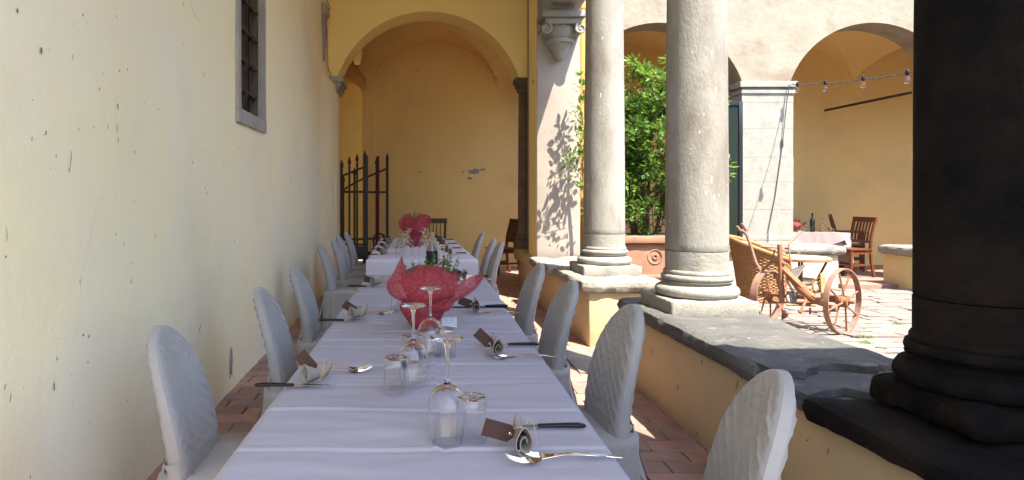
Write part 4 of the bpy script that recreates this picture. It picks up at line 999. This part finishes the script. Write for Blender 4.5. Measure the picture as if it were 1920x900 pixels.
# ============================================================ IRON GATE
gt = thing('iron_gate', 'dark wrought iron gate with spear tips standing open by the left wall', 'gate', (-.9, 9.9, 0))
def leaf(P0, P1, n, zt, zl, extra):
    P0, P1 = Vector(P0), Vector(P1); xs = [i/(n-1) for i in range(n)]
    for i, u in enumerate(xs):
        p = P0.lerp(P1, u); zz = zt(u)
        m = MB(); m.tube([(p.x, p.y, .06), (p.x, p.y, zz)], .0165, 8)
        m.lathe([(.013, -.03), (.022, -.01), (.018, .0), (.010, .012), (.020, .035), (.030, .062), (.022, .09), (.010, .13), (.001, .16)], (p.x, p.y, zz), 10)
        m.build('spear_bar', M['ironrust'], gt, world=True)
    m = MB(); m.tube([tuple(P0.lerp(P1, i/16))[:2]+(zt(i/16)-.10,) for i in range(17)], .016, 8); m.build('top_rail', M['ironrust'], gt, world=True)
    for z in zl: m = MB(); m.bar((P0.x, P0.y, z), (P1.x, P1.y, z), .016, .032); m.build('cross_rail', M['ironrust'], gt, world=True)
leaf((-1.09, 9.75, 0), (-.735, 9.70, 0), 4, lambda u: 1.72+.14*u, (1.38, .58, .44), 0)
leaf((-1.09, 9.95, 0), (-.42, 10.3, 0), 5, lambda u: 1.50+.36*u**.8+.0, (1.38, .64, .42), 0)
m = MB(); m.bar((-.725, 9.69, .03), (-.725, 9.69, 1.93), .075, .05); m.bar((-1.10, 9.76, .03), (-1.10, 9.76, 1.8), .04, .04); m.bar((-.42, 10.31, .03), (-.42, 10.31, 1.93), .045, .045)
m.build('gate_post', M['iron'], gt, world=True, bevel=.004)
m = MB(); m.rbox(-.90, -.70, 9.64, 9.69, .36, .56, .01, .1); m.build('lock_case', M['iron'], gt, world=True)
rp = thing('red_stand', 'slim red upright with red extinguisher body behind the gate', 'extinguisher', (-.56, 10.9, 0))
m = MB(); m.tube([(-.60, 10.9, .02), (-.60, 10.9, 2.0)], .022, 10); m.build('upright', M['redpaint'], rp, world=True)
m = MB(); m.lathe([(.001, 0), (.075, .01), (.08, .04), (.08, .38), (.06, .45), (.02, .48), (.02, .54)], (-.50, 10.85, .12), 20); m.build('cylinder_body', M['redpaint'], rp, world=True)
m = MB(); m.tube([(-.50, 10.85, .66), (-.62, 10.85, .70), (-.68, 10.85, .6), (-.66, 10.85, .42), (-.6, 10.82, .3)], .014, 8); m.build('hose', M['black'], rp, world=True)
# ============================================================ RUSTY PLOUGH
pl = thing('wheeled_plough', 'rusty antique two-wheeled plough with iron wheels on the courtyard paving', 'plough', (3.9, 6.4, 0))
ax = Vector((.51, -.86, 0)).normalized(); fw_ = Vector((.86, .51, 0)).normalized(); UP = Vector((0, 0, 1))
def wheel(c, r, nsp, wd, rot):
    c = Vector(c); T = Matrix((( fw_.x, UP.x, ax.x, c.x), (fw_.y, UP.y, ax.y, c.y), (fw_.z, UP.z, ax.z, c.z), (0, 0, 0, 1)))
    e = bpy.data.objects.new('wheel', None)
    m = MB(); m.lathe([(r-.010, -wd/2), (r, -wd/2), (r+.001, 0), (r, wd/2), (r-.010, wd/2), (r-.008, 0)], n=64, close=True, T=T); rim = m.build('wheel', M['rustpink'], pl, world=True, smooth=40)
    m = MB(); m.lathe([(.015, -.05), (.04, -.05), (.045, -.02), (.06, -.015), (.06, .015), (.045, .02), (.04, .05), (.015, .05)], n=20, close=True, T=T)
    o = m.build('hub', M['rust'], rim, world=True) if False else m.build('hub', M['rust'], pl, world=True); 
    for k in range(nsp):
        a = 2*PI*k/nsp+rot; m = MB(); m.tube([T @ Vector((.04*math.cos(a), .04*math.sin(a), (-.02 if k % 2 else .02))), T @ Vector(((r-.01)*math.cos(a), (r-.01)*math.sin(a), 0))], .0085, 8); m.build('spoke', M['rust'], pl, world=True)
W1c, W2c = Vector((3.74, 6.75, .262)), Vector((4.065, 6.06, .309))
wheel(W1c, .262, 8, .075, .2); wheel(W2c, .309, 8, .05, .25)
def pt(u, v, y): return Vector(((u-775)*y/1200, y, 1.28-(v-372)*y/1200))
def part(nm, mt, *tubes):
    m = MB()
    for (pts, r) in tubes: m.tube(pts, r, 10)
    return m.build(nm, mt, pl, world=True, smooth=50)
part('axle', M['rust'], ([W1c-ax*.08, W2c+ax*.10], .017))
part('mast', M['rust'], ([pt(1461, 459, 6.55), pt(1464, 520, 6.55), pt(1464, 566, 6.55)], .016))
m = MB(); m.bar(pt(1462, 458, 6.56), pt(1466, 566, 6.56), .018, .045, (1, 0, 0)); m.build('mast_plate', M['rustpink'], pl, world=True)
part('handle', M['rustpink'], ([pt(1382, 424, 6.85), pt(1386, 431, 6.85), pt(1394, 434, 6.85), pt(1401, 442, 6.85), pt(1409, 466, 6.82), pt(1417, 492, 6.8), pt(1427, 509, 6.75)], [.013, .016, .017, .016, .015, .015, .015]))
part('handle_tip', M['rustpink'], ([pt(1391, 419, 6.84), pt(1395, 426, 6.84), pt(1400, 432, 6.84)], [.012, .016, .014]))
part('handle_brace', M['rust'], ([pt(1427, 509, 6.75), pt(1440, 497, 6.68), pt(1453, 486, 6.6)], .013))
part('steering_bar', M['rustpink'], ([pt(1500, 435, 6.9), pt(1485, 450, 6.8), pt(1464, 470, 6.6)], [.018, .013, .011]))
part('thin_rod', M['rust'], ([pt(1478, 456, 6.75), pt(1481, 480, 6.7), pt(1484, 506, 6.65)], .007), ([pt(1426, 463, 6.9), pt(1478, 466, 6.75)], .008))
# main beam, forged, thick at the middle
part('main_beam', M['rust'], ([pt(1452, 490, 6.62), pt(1472, 508, 6.55), pt(1492, 530, 6.45), pt(1508, 546, 6.35), pt(1524, 560, 6.25), pt(1545, 570, 6.15), pt(1566, 578, 6.07)], [.018, .026, .040, .058, .044, .028, .018]))
m = MB(); m.bar(pt(1466, 502, 6.58), pt(1530, 563, 6.22), .065, .034); m.bar(pt(1522, 556, 6.24), pt(1566, 580, 6.05), .03, .035); m.build('beam_flange', M['rust'], pl, world=True, bevel=.004)
part('side_arm', M['rust'], ([pt(1502, 534, 6.4), pt(1522, 532, 6.35), pt(1540, 520, 6.3), pt(1546, 518, 6.25)], [.02, .019, .016, .014]))
part('side_arm', M['rust'], ([pt(1520, 550, 6.3), pt(1536, 545, 6.25), pt(1546, 540, 6.25)], [.014, .013, .012]))
M['dullyellow'] = mat('dull_yellow_rust', (.40, .30, .14), (.30, .2, .1), nscale=20, bump=.5, bscale=100, world=False)
m = MB(); m.bar(pt(1542, 512, 6.25), pt(1545, 574, 6.2), .018, .05, (1, 0, 0)); m.build('upright_plate', M['dullyellow'], pl, world=True, bevel=.004)
m = MB(); m.tube([pt(1533+9*math.cos(a), 538+9*math.sin(a), 6.27) for a in [2*PI*i/14 for i in range(14)]], .012, 8, close=True); m.build('guide_ring', M['dullyellow'], pl, world=True)
part('crank', M['rust'], ([pt(1497, 552, 6.35), pt(1508, 556, 6.3), pt(1512, 562, 6.27), pt(1506, 574, 6.22), pt(1502, 584, 6.2)], .013))
part('tie_bar', M['rust'], ([pt(1500, 584, 6.2), pt(1572, 583, 6.05)], .008), ([pt(1519, 577, 6.17), pt(1519, 589, 6.17)], .010), ([pt(1555, 577, 6.1), pt(1555, 589, 6.1)], .010), ([pt(1497, 583, 6.21), pt(1503, 586, 6.2)], .016))
part('lower_bar', M['rust'], ([pt(1440, 566, 6.75), pt(1480, 566, 6.6), pt(1520, 568, 6.5), pt(1545, 566, 6.35)], .017))
part('lower_bar', M['dullyellow'], ([pt(1474, 571, 6.6), pt(1530, 573, 6.5)], .012))
# steel share, a curved blade with thickness
m = MB()
def sh(u, v): 
    a = pt(1474, 508, 6.72).lerp(pt(1513, 494, 6.62), u); b = pt(1482, 512, 6.58).lerp(pt(1514, 495, 6.60), u) if False else pt(1494, 524, 6.60).lerp(pt(1512, 497, 6.60), u)
    p = a.lerp(b, v); p.y += .03*math.sin(v*PI); return p
m.grid(sh, 10, 8); o = m.build('plough_share', M['share'], pl, world=True, smooth=60, fix=False); so = o.modifiers.new('solid', 'SOLIDIFY'); so.thickness = .006
m = MB()
for i in range(14):
    c = pt(1472+i*1.45, 518+i*2.9, 6.5); m.tube([c+Vector((.011*math.cos(a), .004*math.sin(a)*(i % 2), .014*math.sin(a))) for a in [2*PI*k/8 for k in range(8)]], .0035, 5, close=True)
m.build('chain', M['rustpink'], pl, world=True)
m = MB(); m.lathe([(.012, -.014), (.05, -.014), (.055, 0), (.05, .014), (.012, .014)], n=18, close=True, T=Matrix.Translation(pt(1484, 560, 6.45)) @ Matrix.Rotation(1.2, 4, 'X')); m.build('gear', M['share'], pl, world=True)
m = MB()
def pp(u, v): p = pt(1466, 578, 6.62).lerp(pt(1482, 586, 6.55), u); q = pt(1466, 600, 6.62).lerp(pt(1474, 596, 6.55), u); return p.lerp(q, v)
m.grid(pp, 3, 3); o = m.build('foot_plate', M['rustpink'], pl, world=True, fix=False); so = o.modifiers.new('solid', 'SOLIDIFY'); so.thickness = .006
part('clevis', M['rust'], ([pt(1448, 486, 6.62), pt(1462, 489, 6.57), pt(1472, 496, 6.55)], [.018, .024, .018]), ([pt(1440, 500, 6.66), pt(1450, 478, 6.62), pt(1453, 468, 6.6)], .008))
m = MB(); m.bar(pt(1552, 556, 6.2), pt(1592, 558, 6.02), .05, .035); m.build('bearing_block', M['rust'], pl, world=True, bevel=.006)

# ============================================================ WICKER ARMCHAIR AND ROUND TABLE
wc = thing('wicker_armchair', 'golden wicker tub armchair with cream cushion behind the plough', 'armchair', (4.36, 8.02, 0))
def hh(a): return .66+.13*math.cos(a-2.6)
def rr_(z): return .25+.11*(z/.75)**1.3 if z > .1 else .25+.02*(1-z/.1)
m = MB(); nn = 96
for row in range(40):
    z = .02+row*.0195; pts = []
    for k in range(nn):
        a = 2*PI*k/nn; zz = min(z, hh(a)-.01); pts.append((rr_(zz)*math.cos(a)+.007*math.cos(a)*math.cos(24*a+PI*row), (rr_(zz)+.007*math.cos(24*a+PI*row))*math.sin(a), zz))
    m.tube(pts, .0098, 5, close=True)
o = m.build('wicker_weave', M['wicker'], wc, smooth=60); 
m = MB()
for k in range(48):
    a = 2*PI*k/48; m.tube([(rr_(z)*math.cos(a), rr_(z)*math.sin(a), z) for z in [i/6*(hh(a)-.01) for i in range(7)]], .005, 4)
m.build('wicker_stakes', M['wicker'], wc)
m = MB(); m.tube([(rr_(hh(a))*1.0*math.cos(a), rr_(hh(a))*math.sin(a), hh(a)) for a in [2*PI*k/60 for k in range(60)]], .026, 10, close=True); m.build('rim', M['wicker'], wc, smooth=60)
m = MB(); m.grid(lambda u, v: ((rr_(hh(2*PI*u)*v)-.015)*math.cos(2*PI*u), (rr_(hh(2*PI*u)*v)-.015)*math.sin(2*PI*u), hh(2*PI*u)*v), 48, 8); m.build('inner_wall', M['wicker'], wc, fix=False)
m = MB(); m.lathe([(.001, .38), (.26, .38), (.29, .41), (.29, .45), (.25, .49), (.001, .50)], n=32); m.build('cushion', M['cushion'], wc, smooth=60)
m = MB(); m.grid(lambda u, v: ((rr_(.5+.2*v)-.075)*math.cos(1.6+2.0*u), (rr_(.5+.2*v)-.075)*math.sin(1.6+2.0*u), .46+.28*v-.03*(2*u-1)**2), 20, 8); o = m.build('back_cushion', M['cushion'], wc, fix=False); so = o.modifiers.new('s', 'SOLIDIFY'); so.thickness = .05; so.offset = 0
rt = thing('round_table', 'low round cane table between the wicker armchair and the pale low wall', 'table', (5.05, 8.35, 0))
m = MB(); m.lathe([(.001, .49), (.33, .49), (.345, .50), (.345, .512), (.33, .52), (.001, .52)], n=40); m.build('tabletop', M['cushion'], rt, smooth=40)
m = MB(); m.lathe([(.34, .475), (.355, .485), (.355, .51), (.34, .50)], n=40, close=True); m.build('edge_band', M['wicker'], rt)
for k in range(4):
    a = PI/4+k*PI/2+.3; m = MB(); m.tube([(.30*math.cos(a), .30*math.sin(a), .49), (.18*math.cos(a), .18*math.sin(a), .22), (.27*math.cos(a), .27*math.sin(a), .0)], .015, 8); m.build('leg', M['wood2'], rt)
m = MB(); m.lathe([(.001, .215), (.19, .215), (.195, .225), (.19, .235), (.001, .235)], n=32); m.build('shelf', M['share'], rt)

# ============================================================ PLANTER, SHRUB AND VINE
pt_ = thing('planter', 'large terracotta trough planter under the green shrub', 'planter', (3.0, 8.3, 0))
m = MB(); m.rbox(2.35, 3.7, 8.0, 8.6, 0, .72, .02, .1, .006); m.build('planter_body', M['terra'], pt_, world=True, smooth=50)
m = MB(); m.rbox(2.29, 3.76, 7.94, 8.66, .72, .81, .03, .06, .006); m.build('rim', M['terra'], pt_, world=True, smooth=50)
m = MB(); m.rbox(2.32, 3.73, 7.97, 8.63, .28, .33, .02, .08, .003); m.build('band', M['terra'], pt_, world=True, smooth=50)
for x in (3.02,):
    m = MB()
    for rr, tr in ((.088, .008), (.028, .012)): m.tube([(x+rr*math.cos(t_), 7.996, .55+rr*math.sin(t_)) for t_ in [2*PI*i/28 for i in range(28)]], tr, 8, close=True)
    m.build('rosette', M['terra'], pt_, world=True, smooth=60)
m = MB(); m.box(2.33, 3.72, 7.98, 8.62, .80, .815); m.build('soil', M['soil'], pt_, world=True)
def leaves(m, c, n, rad, size, rnd):
    for i in range(n):
        d = Vector((rnd.gauss(0, 1), rnd.gauss(0, 1), rnd.gauss(0, 1))).normalized(); p = Vector(c)+d*rad*rnd.uniform(.3, 1)
        l = size*rnd.uniform(.45, 1.35); dr = (d+Vector((rnd.uniform(-.5, .5), rnd.uniform(-.5, .5), rnd.uniform(-.3, .6)))).normalized()
        s = dr.cross(Vector((rnd.uniform(-.6, .6), rnd.uniform(-.6, .6), 1))).normalized()*l*.24; n_ = s.cross(dr).normalized()*l*.08
        q = [p, p+dr*l*.35+s-n_*0, p+dr*l*.75+s*.75, p+dr*l, p+dr*l*.75-s*.75, p+dr*l*.35-s, p+dr*l*.5-n_]
        m.add(q, [(0, 1, 6), (1, 2, 6), (2, 3, 6), (3, 4, 6), (4, 5, 6), (5, 0, 6)])
rnd = random.Random(11)
sb = thing('evergreen_shrub', 'tall leafy green shrub growing in the terracotta planter between the columns', 'shrub', (3.0, 8.3, .81))
A, B = MB(), MB(); st = MB(); tw_ = MB()
for i in range(7):
    x = rnd.uniform(-.3, .3); y = rnd.uniform(-.12, .12); st.tube([(3.0+x*.5, 8.3+y*.5, .78), (3.0+x*.9, 8.3+y, 1.2), (3.0+x*1.4, 8.3+y*1.5, 1.9), (3.0+x*1.9, 8.3+y*1.6, 2.5)], [.024, .018, .012, .006], 6)
for i in range(560):
    while True:
        q = Vector((rnd.uniform(-1, 1), rnd.uniform(-1, 1), rnd.uniform(-1, 1)))
        if q.length < 1 and (q.length > .45 or rnd.random() < .25): break
    z = 1.93+q.z*1.08; k = 1-.25*max(0, -q.z)
    c = Vector((3.0+q.x*.78*k, 8.25+q.y*.46*k, z)); c += Vector((nz(c, 2.2, 1), nz(c, 2.2, 2), nz(c, 2.2, 3)))*.25
    if c.z < 1.05 and rnd.random() < .72: continue
    if nz(c, 2.6, 9) < -.28: continue
    leaves(A if rnd.random() < .62 else B, c, rnd.randint(20, 34), rnd.uniform(.07, .13), .072, rnd)
    if rnd.random() < .4: tw_.tube([(3.0+q.x*.3, 8.28+q.y*.2, z-.35), tuple(c)], .004, 4)
for (x, z) in ((3.92, 2.35), (3.98, 2.55), (4.0, 1.72), (4.03, 1.60), (3.9, 1.4), (3.3, 3.05), (2.85, 3.02)):
    tw_.tube([(3.3 if x > 3.5 else x, 8.28, z-.25), (x, 8.25, z)], .005, 4); leaves(A, (x, 8.25, z), 30, .09, .08, rnd)
st.build('stem', M['bark'], sb, world=True); o = tw_.build('twigs', M['bark'], sb, world=True); o['kind'] = 'stuff'
o = A.build('bright_leaves', M['leaf'], sb, world=True, fix=False, smooth=None); o['kind'] = 'stuff'; o = B.build('dark_leaves', M['leafdark'], sb, world=True, fix=False, smooth=None); o['kind'] = 'stuff'
vn = thing('climbing_vine', 'loose leafy vine climbing in front of the downpipe beside the pale pier', 'vine', (2.12, 7.55, .56))
A = MB(); st = MB(); M['vinestem'] = mat('orange_brown_stem', (.34, .16, .07), (.25, .12, .05), nscale=20)
st.tube([(2.03, 7.6, .58), (2.05, 7.58, 1.1), (2.01, 7.58, 1.6), (2.03, 7.55, 2.1), (2.0, 7.5, 2.55)], [.022, .02, .016, .012, .006], 8)
for (x, y, z, n, r_) in ((2.10, 7.5, 2.55, 40, .10), (2.07, 7.5, 2.35, 30, .10), (2.03, 7.48, 2.22, 30, .10), (2.12, 7.5, 2.15, 40, .12), (2.14, 7.5, 1.95, 40, .12), (2.04, 7.46, 1.98, 26, .09), (1.96, 7.44, 1.80, 34, .08), (1.90, 7.42, 1.70, 26, .07),
                         (2.08, 7.5, 1.72, 30, .10), (1.99, 7.45, 1.60, 20, .07), (2.12, 7.5, 1.4, 22, .10), (2.1, 7.5, 2.7, 20, .07), (2.15, 7.52, 1.15, 12, .08), (1.93, 7.44, 1.52, 10, .05), (2.0, 7.45, 1.4, 10, .05)):
    x -= .11; leaves(A, (x, y, z), int(n*(.75 if z > 1.6 else .4)), r_, .07, rnd); st.tube([(2.0, 7.55, z-.15), (x, y, z)], .004, 4)
st.build('stem', M['vinestem'], vn, world=True); o = A.build('foliage', M['leaf'], vn, world=True, fix=False, smooth=None); o['kind'] = 'stuff'

# ============================================================ STRING LIGHTS
CP = [(5.46, 9.22, 2.95), (5.53, 9.15, 2.90), (5.56, 8.60, 2.80), (5.60, 8.0, 2.78), (5.50, 7.6, 2.76), (5.40, 7.15, 2.78), (5.35, 6.85, 2.80), (5.30, 6.4, 2.84), (5.2, 6.0, 2.9)]
bulbs = [(1495, 168, 9.1), (1547, 165, 8.55), (1618, 157, 7.75), (1701, 147, 6.95)]
cpts = [(5.46, 9.22, 2.93)]
for (u, v, y) in ((1495, 158, 9.1), (1520, 157, 8.85), (1547, 155, 8.55), (1580, 154, 8.15), (1618, 147, 7.75), (1655, 144, 7.35), (1701, 134, 6.95), (1725, 130, 6.75), (1780, 120, 6.4)): cpts.append(tuple(pt(u, v, y)))
m = MB()
for k in (0, 1):
    pp_ = []
    for i in range(len(cpts)-1):
        for j in range(6):
            p = Vector(cpts[i]).lerp(Vector(cpts[i+1]), j/6); a = (i*6+j)*1.3+k*PI; pp_.append(p+Vector((0, .006*math.cos(a), .006*math.sin(a)-.012*math.sin(j/6*PI))))
    m.tube(pp_, .0045, 5)
cd_ = m.build('cable', M['wire'], None); tag(cd_, 'twisted grey cord of the string lights crossing the right arch', 'cord')
names = ('leftmost bulb of the string lights beside the stone pier', 'second bulb of the string lights from the stone pier', 'third bulb of the string lights from the stone pier', 'rightmost bulb of the string lights, next to the dark column')
bm_ = MB(); bm_.lathe([(.012, 0), (.014, -.018), (.026, -.045), (.031, -.068), (.026, -.090), (.012, -.101), (.001, -.104), (.001, -.1028), (.011, -.0998), (.0248, -.089), (.0298, -.068), (.0248, -.045), (.0128, -.018), (.011, 0)], n=24, close=True)
bmesh_ = bm_.mesh('bulb_glass', M['glass'], None, 60)
sk_ = MB(); sk_.lathe([(.001, .058), (.010, .056), (.016, .045), (.018, .02), (.018, -.008), (.014, -.010), (.001, -.010)], n=16); skm = sk_.mesh('socket', M['black'], None, 50)
fl = MB(); fl.tube([(-.006, 0, -.012), (-.01, 0, -.05), (-.004, 0, -.075), (.004, 0, -.05), (.01, 0, -.075), (.006, 0, -.012)], .0012, 4); flm = fl.mesh('filament', M['steel'], None, 50)
for (u, v, y), nme in zip(bulbs, names):
    p = pt(u, v-7, y); t = thing('light_bulb', nme, 'light bulb', p, 0, 'bulbs of the string lights')
    for me, n_ in ((skm, 'socket'), (bmesh_, 'bulb_glass'), (flm, 'filament')): o = bpy.data.objects.new(n_, me); C.objects.link(o); o.parent = t
m = MB(); m.tube([(5.42, 9.22, 2.92), (5.40, 9.25, 2.7), (5.34, 9.27, 2.0), (5.24, 9.27, 1.3), (5.14, 9.27, .8), (5.12, 9.23, .66)], .006, 6); m.lathe([(.008, 0), (.014, .03), (.014, .10), (.008, .13)], (5.345, 9.262, 2.02), 10)
tag(m.build('hanging_cable', M['wire'], None), 'thin cable with a plug hanging down the front of the stone pier', 'cable')
# cable across the courtyard facade beside the first column
m = MB(); m.tube([(2.50, 9.25, 2.55), (2.62, 9.28, 2.60), (2.80, 9.29, 2.63)], .008, 6); tag(m.build('wall_cable', M['wire'], None), 'short dark cable on the facade between the downpipe and slimmer column', 'cable')
